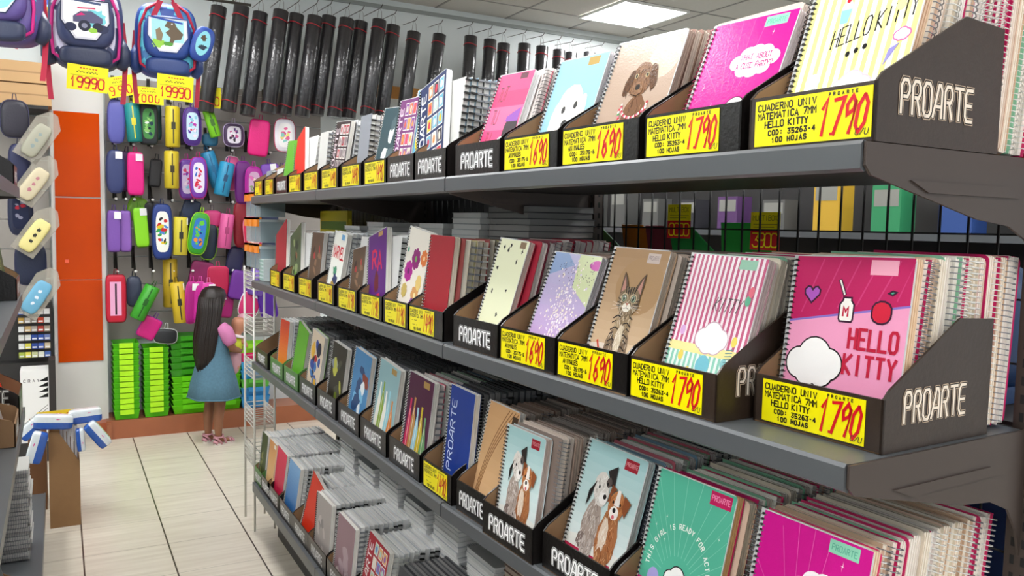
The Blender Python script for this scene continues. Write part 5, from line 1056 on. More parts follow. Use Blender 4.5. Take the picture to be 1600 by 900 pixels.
CASES = [
 # px-ish rows resolved to wall metres: x, z, y, w, h, colour, kind, label...
 (.365, 2.27, 6.50, .11, .30, '#5a5ca8', 'pouch', 'shiny violet oval pencil case, top row beside the column', '#3a3a80', None, 0, None),
 (.475, 2.27, 6.50, .10, .27, '#1f8a88', 'tube', 'teal tube pencil case with a yellow badge', '#d8d03a', None, -.08, None),
 (.575, 2.27, 6.52, .12, .29, '#20262c', 'box', 'black pencil case with a green and white camouflage picture', '#2a3a2a', A_oval('#4a8a4a', ['#e0e8e0', '#20384a', '#8ac06a', '#1a2a2a'], 3), 0, None),
 (.735, 2.26, 6.50, .10, .29, '#e0c82a', 'tube', 'yellow pencil case with black pattern, top row', '#3a3a2a', None, 0, None),
 (.865, 2.27, 6.48, .125, .27, '#4a2a80', 'pouch', 'purple pencil case with a pink and blue picture, top row', '#6a3aa0', A_oval('#c8e0f0', VIO, 5), 0, None),
 (1.00, 2.30, 6.46, .08, .20, '#7ac81e', 'tube', 'lime green tube pencil case tilted beside the rolls', '#3a6a1a', None, -.3, None),
 (1.00, 2.19, 6.56, .11, .09, '#2a6a8a', 'pouch', 'small teal blue case under the lime tube', '#2a5a7a', None, 0, None),
 (1.16, 2.23, 6.50, .15, .17, '#4a3458', 'pouch', 'purple sequined case under the black rolls', '#c8b8d8', A_oval('#e0d8e4', ['#5a3a7a', '#c05a90', '#2a2430', '#f4f0f4'], 6, 9), 0, None),
 (1.34, 2.22, 6.48, .15, .27, '#e0107a', 'box', 'hot pink gathered pencil case under the black rolls', '#c00a60', None, .1, None),
 (1.53, 2.25, 6.46, .16, .25, '#e8e4ec', 'pouch', 'white pencil case with pastel patches', '#c02a5a', A_oval('#f4f0f0', ['#8ad0c8', '#f0e080', '#c07ad0', '#e86a9a'], 7, 9), 0, None),
 # second row
 (.355, 1.92, 6.50, .115, .30, '#343e6e', 'pouch', 'navy blue pencil case with white tag, second row', '#2a3260', None, 0, '#e8e8f0'),
 (.485, 1.91, 6.50, .105, .30, '#e01a84', 'box', 'hot pink pencil case with gold badge, second row', '#c00a6a', None, 0, '#e8dce8'),
 (.725, 1.95, 6.50, .10, .27, '#d8c02a', 'tube', 'yellow black pattern pencil case, second row', '#3a3018', None, 0, None),
 (.835, 1.89, 6.56, .11, .29, '#6a3aa0', 'flat', 'purple pencil case with a white edge behind the picture one', '#c01a90', A_oval('#d8c8e8', VIO, 8), 0, None),
 (.905, 1.90, 6.48, .12, .30, '#7a3ab0', 'pouch', 'purple pencil case with a red and white picture, second row', '#d01a7a', A_oval('#e8e0f0', ['#d8203a', '#f4e8ec', '#2a6ac0', '#d04a90'], 9), 0, None),
 (1.02, 1.97, 6.56, .10, .27, '#2a84b0', 'tube', 'sky blue tube case leaning, second row', '#1a6a94', None, -.3, None),
 (1.09, 1.90, 6.49, .11, .25, '#2a94c0', 'tube', 'bright blue tube case in front of the leaning one', '#1a4a70', None, .2, None),
 (1.235, 1.88, 6.54, .12, .32, '#6a1a78', 'flat', 'deep purple pencil case behind the magenta one', '#8a2a90', None, 0, None),
 (1.30, 1.85, 6.47, .125, .30, '#a81a90', 'pouch', 'magenta pencil case with a pale cartoon free pattern', '#d02aa8', A_oval('#c8a0c0', ['#e8d8c0', '#5a3a4a', '#d870b0', '#8a9a6a'], 10), 0, None),
 (1.44, 1.90, 6.50, .14, .26, '#7a4ab0', 'box', 'glossy violet pencil case, second row', '#5a2a90', None, -.15, '#f0f0f0'),
 (1.58, 1.95, 6.52, .12, .2, '#c060b0', 'pouch', 'lilac pink pencil case at the right of the second row', '#a04a98', A_oval('#e0b8e0', VIO, 11), .1, None),
 # third row
 (.34, 1.50, 6.50, .085, .29, '#7a50a8', 'box', 'plain lilac pencil case beside the column, third row', '#5a3888', None, 0, '#f0f0f0'),
 (.415, 1.50, 6.53, .075, .29, '#8a5cb4', 'box', 'second plain lilac pencil case, third row', '#5a3888', None, 0, None),
 (.515, 1.53, 6.49, .09, .28, '#84d018', 'box', 'lime green pencil case, third row', '#4a8a0a', None, -.08, '#e0e0e0'),
 (.655, 1.50, 6.49, .135, .40, '#1f3a80', 'flat', 'navy pencil case with a white comic pattern strip', '#182a5a', A_oval('#eef0e8', ['#c82a2a', '#2a2a2a', '#3aa04a', '#e0c22a', '#4a8ad0'], 12, 11, .2), 0, None),
 (.78, 1.47, 6.50, .10, .28, '#d8c83a', 'tube', 'yellow and black pattern tube case, third row', '#2a2a20', None, .03, '#e8e8e8'),
 (.905, 1.49, 6.49, .135, .31, '#3aa02a', 'pouch', 'lime and blue pencil case with animal picture', '#a0e018', A_oval('#3a7ac8', ['#6ac83a', '#e08a2a', '#1a3a80', '#2ab0a0'], 13), .15, None),
 (.985, 1.43, 6.55, .12, .27, '#1a2a3a', 'pouch', 'black and lime pencil case behind the animal one', '#90d018', None, .1, None),
 (1.01, 1.60, 6.56, .15, .13, '#c83a78', 'pouch', 'pink and grey striped soft case, third row', '#5a4a54', None, 0, None),
 (1.10, 1.51, 6.50, .10, .26, '#d85a98', 'tube', 'rose pink tube case, third row', '#a83a70', None, .12, None),
 (1.225, 1.56, 6.55, .12, .34, '#8a1024', 'flat', 'dark red pencil case behind the picture one', '#a81a30', None, 0, None),
 (1.29, 1.48, 6.48, .125, .29, '#c81a48', 'pouch', 'crimson pencil case with a pale picture, third row', '#e88aa0', A_oval('#d8a0a0', ['#e8d0b8', '#8a4a50', '#f0e4d8', '#7a8a5a'], 14), -.1, '#f0e8f0'),
 (1.44, 1.52, 6.58, .13, .36, '#1a2648', 'box', 'dark navy case at the right of the third row', '#141c38', None, 0, None),
 # lower rows
 (.345, 1.02, 6.50, .13, .34, '#c01434', 'box', 'red pencil case with a pink front window', '#8a0a20', lambda a: (a.rect(.05, .02, .9, .98, '#e8a8cc'), a.rect(.42, .05, .56, .93, '#2a1420')), 0, None),
 (.47, 1.06, 6.60, .10, .22, '#3a4258', 'pouch', 'grey blue pencil case behind the green tube', '#2a3248', None, 0, None),
 (.53, .99, 6.46, .105, .26, '#3aa028', 'tube', 'grass green tube case leaning right above the crates', '#1a5a14', None, .45, None),
 (.56, .80, 6.50, .13, .16, '#c81478', 'box', 'magenta pencil case lying on the crates', '#7a3a9a', None, .5, None),
 (.67, .735, 6.50, .16, .11, '#26282c', 'pouch', 'black and white striped case lying on the crates', '#e0e4e0', None, .1, None),
 (.715, 1.12, 6.58, .10, .36, '#b89a20', 'tube', 'mustard pattern pencil case, lower row', '#2a2a1a', None, 0, None),
 (.765, .98, 6.50, .10, .30, '#d8b82a', 'tube', 'yellow pattern tube case, lower row', '#2a2a1a', None, -.1, '#f0f0f0'),
 (.845, .98, 6.47, .08, .31, '#a8147a', 'flat', 'first magenta pencil case of the lower cluster', '#d03aa0', None, .05, '#f0f0f0'),
 (.90, .98, 6.46, .08, .31, '#c01a90', 'flat', 'second magenta pencil case of the lower cluster', '#e060b0', None, .05, None),
 (.965, .98, 6.45, .12, .29, '#d02a98', 'pouch', 'magenta pencil case with teal and white picture', '#e88ac8', A_oval('#e8f0f4', ['#2a9aa8', '#d02a98', '#8ad0dc', '#f8f8f8'], 15), 0, '#f8f8f8'),
 (.93, 1.18, 6.58, .16, .2, '#8a1a5a', 'box', 'dark pink case above the magenta cluster', '#4a1a3a', None, .2, None),
 (1.05, 1.13, 6.55, .15, .22, '#b81848', 'box', 'crimson case above the girl', '#e84a80', None, 0, None),
 (1.20, 1.10, 6.52, .14, .22, '#6a2a90', 'box', 'violet case right of the girl', '#4a1a70', None, .2, None),
 (1.33, 1.12, 6.50, .13, .2, '#7a5ab8', 'tube', 'lilac roll case right of the girl', '#5a3a98', None, .2, None),
 (1.27, .95, 6.50, .15, .2, '#c82a6a', 'pouch', 'pink case behind the doll', '#f0f0f4', None, .3, '#f4f4f4'),
 (1.40, .96, 6.48, .13, .24, '#4a1a8a', 'box', 'deep violet case behind the wire rack', '#7a3ac0', None, -.2, None),
 (1.46, 1.20, 6.58, .14, .2, '#1c2444', 'box', 'dark navy case behind the wire rack', '#141a30', None, 0, None),
 (.42, 1.93, 6.62, .11, .28, '#4a2a58', 'box', 'plum case tucked behind the navy and pink ones', None, None, .1, None),
 (.63, 1.93, 6.66, .08, .20, '#3a3a3c', 'box', 'dark small case behind the gap of the second row', None, None, .1, None),
 (.60, 1.60, 6.62, .12, .22, '#16161c', 'box', 'black case behind the navy comic strip one', None, None, 0, None),
 (.50, 1.66, 6.62, .13, .17, '#6a9a1e', 'pouch', 'olive lime case above the lime green one', None, None, .2, None),
 (.86, 1.64, 6.62, .12, .2, '#22304e', 'box', 'dark blue case behind the animal one', None, None, .3, None),
 (1.16, 1.95, 6.62, .11, .26, '#e85a9a', 'flat', 'pink case between the blue and purple ones', '#f0e0e8', None, .1, None),
 (1.52, 1.86, 6.60, .12, .3, '#5a2a88', 'box', 'dark violet case right of the glossy one', None, None, .1, None),
 (1.10, .98, 6.58, .13, .26, '#a81a70', 'box', 'raspberry case behind the girl hair', None, None, .1, None),
 (1.18, 1.28, 6.6, .12, .22, '#2a2a50', 'pouch', 'indigo pouch between the third and lowest rows', None, None, .2, None),
 (.62, 2.30, 6.62, .1, .26, '#24484a', 'box', 'dark teal case between the camouflage and yellow ones', None, None, 0, None),
 (.80, 2.28, 6.62, .1, .26, '#3a2c50', 'box', 'dusky case between the yellow and purple ones', None, None, 0, None),
]
for c in CASES:
    x, z, y, w_, h_, colr, kind, lab, trim, art, le, tg = c
    pcase(x, z, y, w_, h_, colr, kind, lab, trim, art, le, tg)
for x in (.36, .48, .60, .735, .87, 1.0, 1.16, 1.30, 1.44):
    for z in (2.44, 2.11, 1.72, 1.20):
        hook(x, z, L=.24, lab='dark sloping hook, %s column, %s row of the slotted wall' % (ORD[int(round((x-.36)/.12))], {2.44: 'top', 2.11: 'second', 1.72: 'third', 1.20: 'lowest'}[z]))

hook(.425, 1.72, L=.24, lab='dark sloping hook between the first and second columns, third row')

# ---------------------------------------------------------------- green crates
GCL = [mat('clear_green_plastic', '#5cc81e', .25, trans=.15), mat('lime_handle_plastic', '#b4f01c', .3, emit=0)]
GBOX = mat('clear_lime_box', '#74e01e', .25, trans=.2)
def crate(M, w, d, h, label, body, handle, group, proto={}):
    key = (w, d, h, body.name, handle.name)
    if key in proto:
        r = copy_tree(proto[key], M); tag(r, label, None, group); return r
    t = empty('storage_crate', M=M); tag(t, label, 'crate', group)
    m = MB(); ko = .93; th = .003
    R = lambda k, z: [(-w/2*k, -d/2*k, z), (w/2*k, -d/2*k, z), (w/2*k, d/2*k, z), (-w/2*k, d/2*k, z)]
    m.loft([R(.86, 0), R(.97, h), R(1.0, h), R(1.0, h+.008), R(.95, h+.008), R(.84, .004)], smooth=False); m.build('tub', body, t, False)
    m = MB(); hw = w*.26
    m.box(-hw, hw, -d/2-.014, -d/2+.002, h-.012, h+.012); m.box(-hw, hw, -d/2-.016, -d/2-.010, h-.022, h-.01); m.build('handle', handle, t, False)
    proto[key] = t; return t
for i in range(13): crate(T(.405, 6.62, .137+i*.0405), .175, .25, .062 if i == 0 else .062, '%s green crate from the bottom of the stack beside the column' % ORD[i], GCL[0], GCL[1], 'left stack of green crates')
for i in range(12): crate(T(.605, 6.62, .137+i*.0405), .175, .25, .062, '%s green crate from the bottom of the second stack from the column' % ORD[i], GCL[0], GCL[1], 'second stack of green crates')
for i in range(6): crate(T(.86, 6.64, .137+i*.043), .30, .25, .06, 'bright lime box, %s from the bottom behind the girl' % ORD[i], GBOX, GBOX, 'lower lime boxes behind the girl')
for i in range(6): crate(T(.86, 6.64, .395+i*.05), .32, .25, .07, 'darker green box, %s above the lime boxes behind the girl' % ORD[i], mat('deep_green_plastic', '#3a9a1a', .3), mat('deep_green_plastic', '#3a9a1a', .3), 'upper green boxes behind the girl')
for i in range(6): crate(T(1.13, 6.66, .137+i*.05), .17, .22, .06, 'lime box, %s from the bottom right of the girl' % ORD[i], GBOX, GBOX, 'lime boxes right of the girl')
for i, (c, lab) in enumerate((('#2a8ac8', 'lowest blue tub of the right hand stack'), ('#2a8ac8', 'second blue tub of the right hand stack'), ('#5ab83a', 'green tub in the middle of the right hand stack'), ('#2a9ad8', 'upper blue tub of the right hand stack'), ('#3aa8e0', 'light blue tub under the pink one'), ('#e0186a', 'hot pink tub of the right hand stack'), ('#9ae02a', 'lime tub on top of the right hand stack'))):
    crate(T(1.32, 6.63, .137+i*.068), .22, .22, .085, lab, mat('tub_plastic_%s' % c[1:], c, .3), mat('tub_plastic_%s' % c[1:], c, .3), None)

# ---------------------------------------------------------------- wire rack with latch drawers at the gondola's far end
WW = mat('white_wire', '#cfccc4', .4)
t = empty('wire_rack', M=FB @ T(-2.62, .0, 0)); tag(t, 'tall white wire rack at the far end of the notebook shelving', 'rack')
for nm, x, y in (('post', .02, .02), ('post', .26, .02), ('post', .02, .12), ('post', .26, .12)):
    m = MB(); m.tube([(x, y, .02), (x, y, 1.36)], .006, 6); m.build(nm, WW, t, False)
for z in (.35, .55, .80, 1.02, 1.25):
    m = MB()
    for k in range(5): m.tube([(.02, .02, z+k*.022), (.26, .02, z+k*.022), (.26, .12, z+k*.022), (.02, .12, z+k*.022)], .0028, 4, closed=True)
    for k in range(9): m.tube([(.02+k*.03, .02, z+.09), (.02+k*.03, .02, z), (.02+k*.03, .12, z), (.02+k*.03, .12, z+.09)], .0022, 4)
    m.build('basket', WW, t, False)
CLR = mat('cloudy_clear_plastic', '#a9bcc4', .25, alpha=.55); ORL = mat('orange_latch', '#f08a28', .35)
n = 0
for zi, z in enumerate((1.36, 1.49, 1.615)):
    for xi, x in enumerate((-2.60, -2.48, -2.36)):
        b = empty('latch_box', M=FB @ T(x, .03, z)); tag(b, '%s clear plastic box with orange latch, %s column at the rack top' % (('bottom', 'middle', 'top')[zi], ('far', 'centre', 'near')[xi]), 'plastic box')
        m = MB(); m.box(.0, .105, .0, .12, .0, .100); m.build('tub', CLR, b, False)
        m = MB(); m.box(-.002, .107, -.002, .122, .100, .112); m.build('lid', mat('clear_lid', '#c8d4d8', .3, alpha=.7), b, False)
        m = MB(); m.box(.02, .085, -.014, -.002, .078, .122); m.box(.02, .085, -.014, .01, .112, .122); m.build('latch', ORL, b, False)
for i, (x, z, lab) in enumerate(((-2.24, 1.34, 'flat pale box pile'),)):
    for k in range(6):
        m = MB(); m.box(0, .09, 0, .12, 0, .017, '#c8d4d4'); m.box(.003, .087, -.0008, 0, .003, .013, '#8aa8a0'); o = m.build('small_box', PAPER_PRINT); o.matrix_world = FB @ T(-2.28, .03, 1.307+k*.0175); tag(o, 'small pale box, %s from the bottom, far end of the second row' % ORD[k], 'box', 'small pale boxes')
m = MB(); m.box(0, .45, 0, .02, 0, .25, '#d8c41a'); m.box(.02, .43, -.0006, 0, .16, .20, '#6a8a2a'); m.box(.1, .3, -.0008, 0, .03, .08, '#c87a1a'); o = m.build('yellow_box', PAPER_PRINT); o.matrix_world = FB @ T(-2.28, .33, 1.40); tag(o, 'large yellow printed box behind the far notebooks', 'box')
m = MB(); m.box(0, .45, 0, .08, 0, .093, '#4a4030'); o = m.build('carton', PAPER_PRINT); o.matrix_world = FB @ T(-2.28, .325, 1.306); tag(o, 'dark carton carrying the large yellow box', 'box')

# ---------------------------------------------------------------- left hand shelving (cut by the picture edge)
FL = T(-.135, 0, 0) @ RZ(PI/2)      # x' runs away from the camera, y' into the shelf
def leftshelf():
    t = empty('gondola_shelving', M=FL @ T(1.3, 0, 0)); tag(t, 'grey shelving cut by the left picture edge', 'shelving')
    L = 2.35
    for z, L_ in ((1.70, L), (1.30, L), (.86, L)):
        m = MB(); m.box(0, L_, .0, .40, z-.03, z); m.box(0, L_, -.006, .0, z-.036, z+.002); s = m.build('shelf', SHELF, t, False)
        m = MB(); m.prism([(0, z), (.4, z), (.4, z-.14), (.3, z-.07), (0, z-.036)], L_, L_+.003, 'x'); m.build('bracket', BRK, s, False)
    m = MB(); m.box(0, 3.35, -.045, .42, .17, .215); m.box(0, 3.35, -.05, -.044, .15, .217); m.build('base_deck', SHELF, t, False)
    m = MB(); m.box(0, 3.34, .0, .42, 0, .17); m.build('kick_plate', SHELFD, t, False)
    m = MB(); m.box(0, L, .41, .43, .22, 1.9); m.build('back_panel', SHELFD, t, False)
    m = MB(); m.box(L-.03, L, .38, .41, .22, 1.95); m.build('upright', BRK, t, False)
leftshelf()
def lbay(x0, z, w, desc, n, pal, books, outer=None, lean=14, bh=.25, hf=.074, front='logo', y0=.0, hs=.176, endlogo=False):
    F = FL @ T(x0, y0, z); tr = tray(F, w, 'cardboard tray holding the '+desc, hf=hf, d=.25, hs=hs, front=front, side=None, outer=outer)
    if endlogo:
        a = Art(.17, .055); a.logo(.03, .04, .9, .99, cols=('#b9b4ae', '#1a1614', '#f4f4f0')); a.mb.build('printed_logo', PRINT, tr, True, T(-.0008, .20, .07) @ RZ(-PI/2))
    for de, dx, dy, tilt, kw, lab in books:
        kw = dict(kw); kw.setdefault('w', w-.02); kw.setdefault('h', bh)
        notebook(F @ T(dx, .035+dy, .004) @ RX(-math.radians(lean)) @ RY(math.radians(tilt)), design=de, label=lab, **kw)
    yy = .035+.022; rnd = random.Random(int(x0*100)); P = PAL[pal]
    for i in range(n):
        c = P[rnd.randrange(len(P))]
        pool(F @ T(.01, yy, .004) @ RX(-math.radians(lean*.7)), dict(cover=c[0], back=c[1], pages=c[2], coil=rnd.choice('ksw'), w=w-.02, h=bh-.01, t=.0165, mir=rnd.random() < .5), '%s edged notebook, %s behind the ' % (cname(c[0]), ORD[i])+desc, 'notebooks packed behind the '+desc, 1/(F.translation.length))
        yy += .0178
lbay(3.38, 1.702, .24, 'pink edged notebook, left shelving top', 8, 'mix', [('redgloss', .01, 0, 0, B(coil='k', back='#c8a0a8', cover='#c8909c'), 'pale pink edged notebook on the upper left shelf')])
lbay(3.36, 1.302, .25, 'green edged notebooks on the left shelving', 9, 'white', [('darkgreen', .01, .0, 0, B(coil='k', back='#a8c0a0', pages='#c8dcc0'), 'green edged notebook on the left middle shelf')], bh=.27, lean=8)
lbay(3.35, .862, .25, 'orange notebook on the left shelving', 9, 'white', [('vermilion', .01, 0, 0, B(coil='w', back='#c83218', pages='#e8e8e8'), 'orange red notebook on the lower left shelf')], bh=.30, lean=18, hf=.10, hs=.20, endlogo=True)
lbay(3.02, .862, .24, 'grey notebooks nearer on the left shelving', 8, 'mix', [('grey', .01, 0, 0, B(coil='k', back='#e8e8e8'), 'grey notebook with black coil on the lower left shelf')], outer=CARD_IN, hs=.13)
lbay(3.10, .218, .24, 'teal notebook at the bottom left corner', 9, 'mix', [('darkart', .01, 0, 0, B(coil='w', back='#8ab0a0'), 'teal notebook with white coil at the bottom left corner')], outer=CARD_IN, front='none')
for i in range(22):
    rnd = random.Random(i)
    M = FL @ T(3.75+rnd.uniform(-.006, .006), -.01+rnd.uniform(-.008, .008), .218+.0165+i*.0168) @ RX(-PI/2)
    notebook(M, cover='#b8b8b4', back='#8c8c8c', pages='#c8c6c2', coil='s', w=.22, h=.25, t=.016, label='wrapped grey notebook, %s from the bottom of the left base shelf pile' % ORD[i], group='grey notebook pile on the left base shelf')

# cardboard floor box with ruled sheets and the blue white packs draped over it
KR = mat('kraft_cardboard', '#8f6b45', .75, noise=.06, nscale=30)
t = empty('cardboard_bin', (0, 4.88, 0)); tag(t, 'tall brown cardboard bin standing on the floor at the aisle corner', 'box')
inv = T(0, -4.88, 0)
x0, x1, y0, y1 = -.07, .07, 4.735, 5.02
m = MB(); m.prism([(x0, 0), (x1, 0), (x1, .335), (x0+.045, .50), (x0, .50)], y0, y0+.005, 'y'); m.build('front_panel', KR, t, False, inv)
m = MB(); m.prism([(x0, 0), (x1, 0), (x1, .335), (x0+.045, .50), (x0, .50)], y1-.005, y1, 'y'); m.build('back_panel', KR, t, False, inv)
m = MB(); m.box(x0, x0+.005, y0+.005, y1-.005, 0, .50); m.build('side_panel', KR, t, False, inv)
m = MB(); m.box(x1-.005, x1, y0+.005, y1-.005, 0, .335); m.build('side_panel', KR, t, False, inv)
for i in range(5):
    m = MB(); x = x0+.052+i*.0165; m.box(x, x+.012, y0+.02, y1-.04, .05, .545-.006*i, '#c9c2be'); m.box(x+.012, x+.0125, y0+.02, y1-.04, .06, .54-.006*i, '#4a4044'); o = m.build('sheet_pad', PAPER_PRINT); tag(o, 'pale pad, %s from the left in the brown cardboard bin' % ORD[i], 'pad', 'pads in the cardboard bin')
a = Art(.17, .035, '#f0c818'); a.text('-- --- -', .08, .1, .8, '#c8141c', .03, adv=.10)
mm = MB(); mm.box(0, .17, 0, .002, 0, .035, '#f0c818'); oo = len(mm.v); mm.v += a.mb.v; mm.f += [[q+oo for q in f] for f in a.mb.f]; mm.c += a.mb.c; mm.mi += [0]*len(a.mb.f); mm.sm += [False]*len(a.mb.f)
o = mm.build('price_strip', PAPER_PRINT); o.matrix_world = T(-.12, 4.86, .548) @ RY(-.03); tag(o, 'yellow strip with red lettering over the cardboard bin', 'price card')
def slab(M, w, h, label, c1='#2a5ab0', c2='#dfe6ea'):
    t = empty('shrink_wrapped_brush', M=M); t.name = 'packaged_eraser'; tag(t, label, 'package')
    m = MB(); h *= 1.35; w *= 1.08; m.ellipsoid((0, 0, 0), (w/2, .03, h/2), c2, 0, 24, 12, e=.32); m.recolor(lambda p: c1 if p.z < -h*.04 else None); m.build('pack', print_mat('wrapped_print', .2, .3, 60, coat=.5), t)
    m = MB(); m.ellipsoid((w*.1, -.026, h*.22), (w*.22, .004, h*.12), '#d02a8a', 0, 12, 6); m.build('emblem', PRINT, t)
slab(T(-.045, 4.74, .555) @ RY(.1), .165, .055, 'blue and white wrapped pack lying on top of the cardboard bin')
slab(T(.10, 4.78, .565) @ RY(-.06), .145, .055, 'blue and white wrapped pack with pink ribbon at the right of the bin top')
slab(T(.155, 4.73, .47) @ RY(.95), .14, .05, 'blue and white wrapped pack hanging down the right of the bin')
slab(T(.075, 4.715, .455) @ RY(1.5), .11, .03, 'narrow blue wrapped pack in front of the bin pads')
slab(T(-.12, 4.70, .44) @ RY(-1.3), .15, .055, 'blue wrapped pack hanging down the left of the bin')
slab(T(-.14, 4.76, .53) @ RY(-.75), .13, .05, 'blue and white wrapped pack left of the bin top')
m = MB(); m.box(-.17, -.085, 5.06, 5.3, 0, .46); tag(m.build('bin_shade_box', mat('shaded_kraft', '#6e4a2c', .75), color=False), 'narrow box added for the shaded left face of the tall bin', 'box')  # added darker box stands in for the bin's shaded left face
# white box with black triangles, coloured small packs, hanging bags left of the column
a = Art(.16, .42, '#e6e6e4')
for i in range(4): a.poly([(.98, .62+i*.085), (.98, .69+i*.085), (.62, .62+i*.085)], '#161616')
a.text('CRAY', .12, .87, .04, '#3a3a3a', .02, adv=.16); a.line([(.1, .22), (.95, .50)], .02, '#161616'); a.line([(.1, .17), (.95, .45)], .02, '#161616')
t = empty('standing_carton', (-.14, 6.1, 0)); tag(t, 'tall white carton with a column of black triangles', 'box')
m = MB(); m.box(-.1, .06, 0, .2, .13, .60, '#e6e6e4'); m.box(.0605, .0995, .0, .2, .13, .66, '#2a2624'); m.build('carton', PAPER_PRINT, t)
a.mb.build('printed_front', PRINT, t, True, T(-.1, -.001, .16))
m = MB(); m.box(-.32, -.03, 6.08, 6.4, 0, .13); tag(m.build('low_plinth', SHELFD, color=False), 'dark low stand under the white triangle carton', 'stand')
random.seed(5)
t = empty('small_pack_stand', (-.2, 6.45, 0)); tag(t, 'dark stand carrying the grid of small glue and eraser packs', 'stand'); m = MB(); m.box(-.25, .14, 0, .3, 0, .60); m.box(-.25, .14, .1, .3, .6, 1.0); m.build('body', SHELFD, t, False)
for r in range(6):
    for c in range(5):
        colr = (['#2a4a9a', '#c8c8cc', '#b0a89a', '#d0d0d0', '#e0e0e0'], ['#c8a04a', '#b8b0a8', '#8a8278', '#c8482a', '#d0d0d0'], ['#e0e4e4', '#c8a870', '#b0a8a0', '#b03a2c', '#a89a8a'], ['#d8dcd8', '#d8dcd8', '#2a4a9a', '#2a50a8', '#6a7ab0'], ['#d8dcd8', '#d8d04a', '#2a4a9a', '#3a5ab0', '#c8b89a'], ['#a8b84a', '#e0d85a', '#c8cc9a', '#e0e0d0', '#4a6ab0'])[r][c]
        m = MB(); m.box(0, .034, 0, .03, 0, .036, colr); m.box(.004, .030, -.0006, 0, .006, .016, '#e8e8e8'); o = m.build('small_pack', PAPER_PRINT); o.matrix_world = T(-.255+c*.038, 6.41-.001*r, .64+(5-r)*.0585) ; tag(o, '%s small pack, %s row, %s across, left of the orange column' % (cname(colr), ORD[r], ORD[c]), 'small pack', 'small packs left of the column')
def hangbag(x, z, y, le, c, label, win='#d8cfa8', art=None):
    t = empty('bagged_pencil_case', M=T(x, y, z) @ RY(le)); tag(t, label, 'pencil case')
    m = MB(); o = [(-.075, -.17), (.075, -.17), (.08, .10), (.02, .17), (-.03, .17), (-.08, .10)]
    m.prism(o, -.03, .03, 'y', '#cfcabc'); m.build('plastic_bag', mat('cloudy_bag', '#b8b2a4', .15, alpha=.45, bump=.6, bscale=30), t, False)
    m = MB(); m.ellipsoid((0, -.03, -.035), (.052, .02, .115), win, 0, 18, 10, e=.5); m.build('case', CLOTH_PRINT, t)
    if art:
        a = Art(.07, .17); art(a); a.mb.build('printed_picture', PRINT, t, True, T(-.035, -.0515, -.12))
def A_three(c):
    def f(a):
        for y in (.25, .5, .75): a.ell(.5, y, .16, .07, c, 10, jag=.25)
    return f
hangbag(-.10, 2.11, 6.2, .55, None, 'bagged grey green case with faint flowers, topmost left of the column', '#a8a694', A_three('#8c9c9c'))
hangbag(-.12, 1.83, 6.2, .6, None, 'bagged cream case with three pink rings left of the column', '#cfc3a4', A_three('#b87a84'))
hangbag(-.12, 1.50, 6.2, .6, None, 'bagged yellow cream case with black scrawl left of the column', '#e4d890', A_three('#3a3a34'))
hangbag(-.12, 1.10, 6.2, .55, None, 'bagged case with blue pencils left of the column', '#6aa8c8', A_three('#e0e8f0'))
for x, z, w_, h_, c, lab in ((-.24, 2.22, .16, .24, '#2a2834', 'dark round pouch hanging at the far left'), (-.22, 1.93, .12, .26, '#2a2f56', 'navy pouch with pale stitching at the far left'), (-.22, 1.62, .14, .3, '#1f2644', 'navy and red pouch at the far left'), (-.17, 1.28, .18, .28, '#18223f', 'dark navy soft pouch left of the column')):
    pcase(x, z, 6.3, w_, h_, c, 'pouch', lab, '#3a3a5a', A_oval(c, ['#b0283a', '#3a4a7a', '#8a8aa0'], 21, 3) if 'red' in lab else None)
for i, (x, z, w_, h_, lab) in enumerate(((-.33, 2.33, .32, .14, 'lower'), (-.32, 2.475, .30, .14, 'upper'))):
    t = empty('cardboard_carton', (x, 6.4, z)); tag(t, '%s tan cardboard carton on the high shelf left of the column' % lab, 'box')
    m = MB(); m.box(-.02, w_-.02, 0, .3, 0, h_-.004); m.build('carton', mat('tan_carton', '#c8a274', .8), t, False)
    m = MB(); m.box(0.0, w_-.04, -.001, 0, h_*.45, h_*.52); m.build('tape', mat('tape', '#a8845a', .4), t, False)
m = MB(); m.box(-.5, -.05, 6.38, 6.79, 2.305, 2.328); tag(m.build('high_shelf', SHELFD, color=False), 'high shelf carrying the cardboard cartons at the top left', 'shelf')

# ---------------------------------------------------------------- the girl
SKIN = mat('skin', '#8a5b40', .55)
HAIR = mat('dark_hair', '#1c120e', .38, bump=.5, bscale=160)
DENIM = mat('denim', '#4f7488', .8, noise=.25, nscale=60, bump=.3, bscale=300)
PINKK = mat('pink_knit', '#c878a8', .8, noise=.1, nscale=80)
def skin_body(name, verts, edges, radii, m, parent, root=0, sub=2):
    me = bpy.data.meshes.new(name); me.from_pydata(verts, edges, []); me.materials.append(m); o = bpy.data.objects.new(name, me); COL.objects.link(o); o.parent = parent
    md = o.modifiers.new('Skin', 'SKIN'); md.use_smooth_shade = True
    if not me.skin_vertices: me.skin_vertices.new()
    sv = me.skin_vertices[0].data
    for i, r in enumerate(radii): sv[i].radius = r if isinstance(r, tuple) else (r, r); sv[i].use_root = (i == root)
    s = o.modifiers.new('Subdivision', 'SUBSURF'); s.levels = sub; s.render_levels = sub
    return o
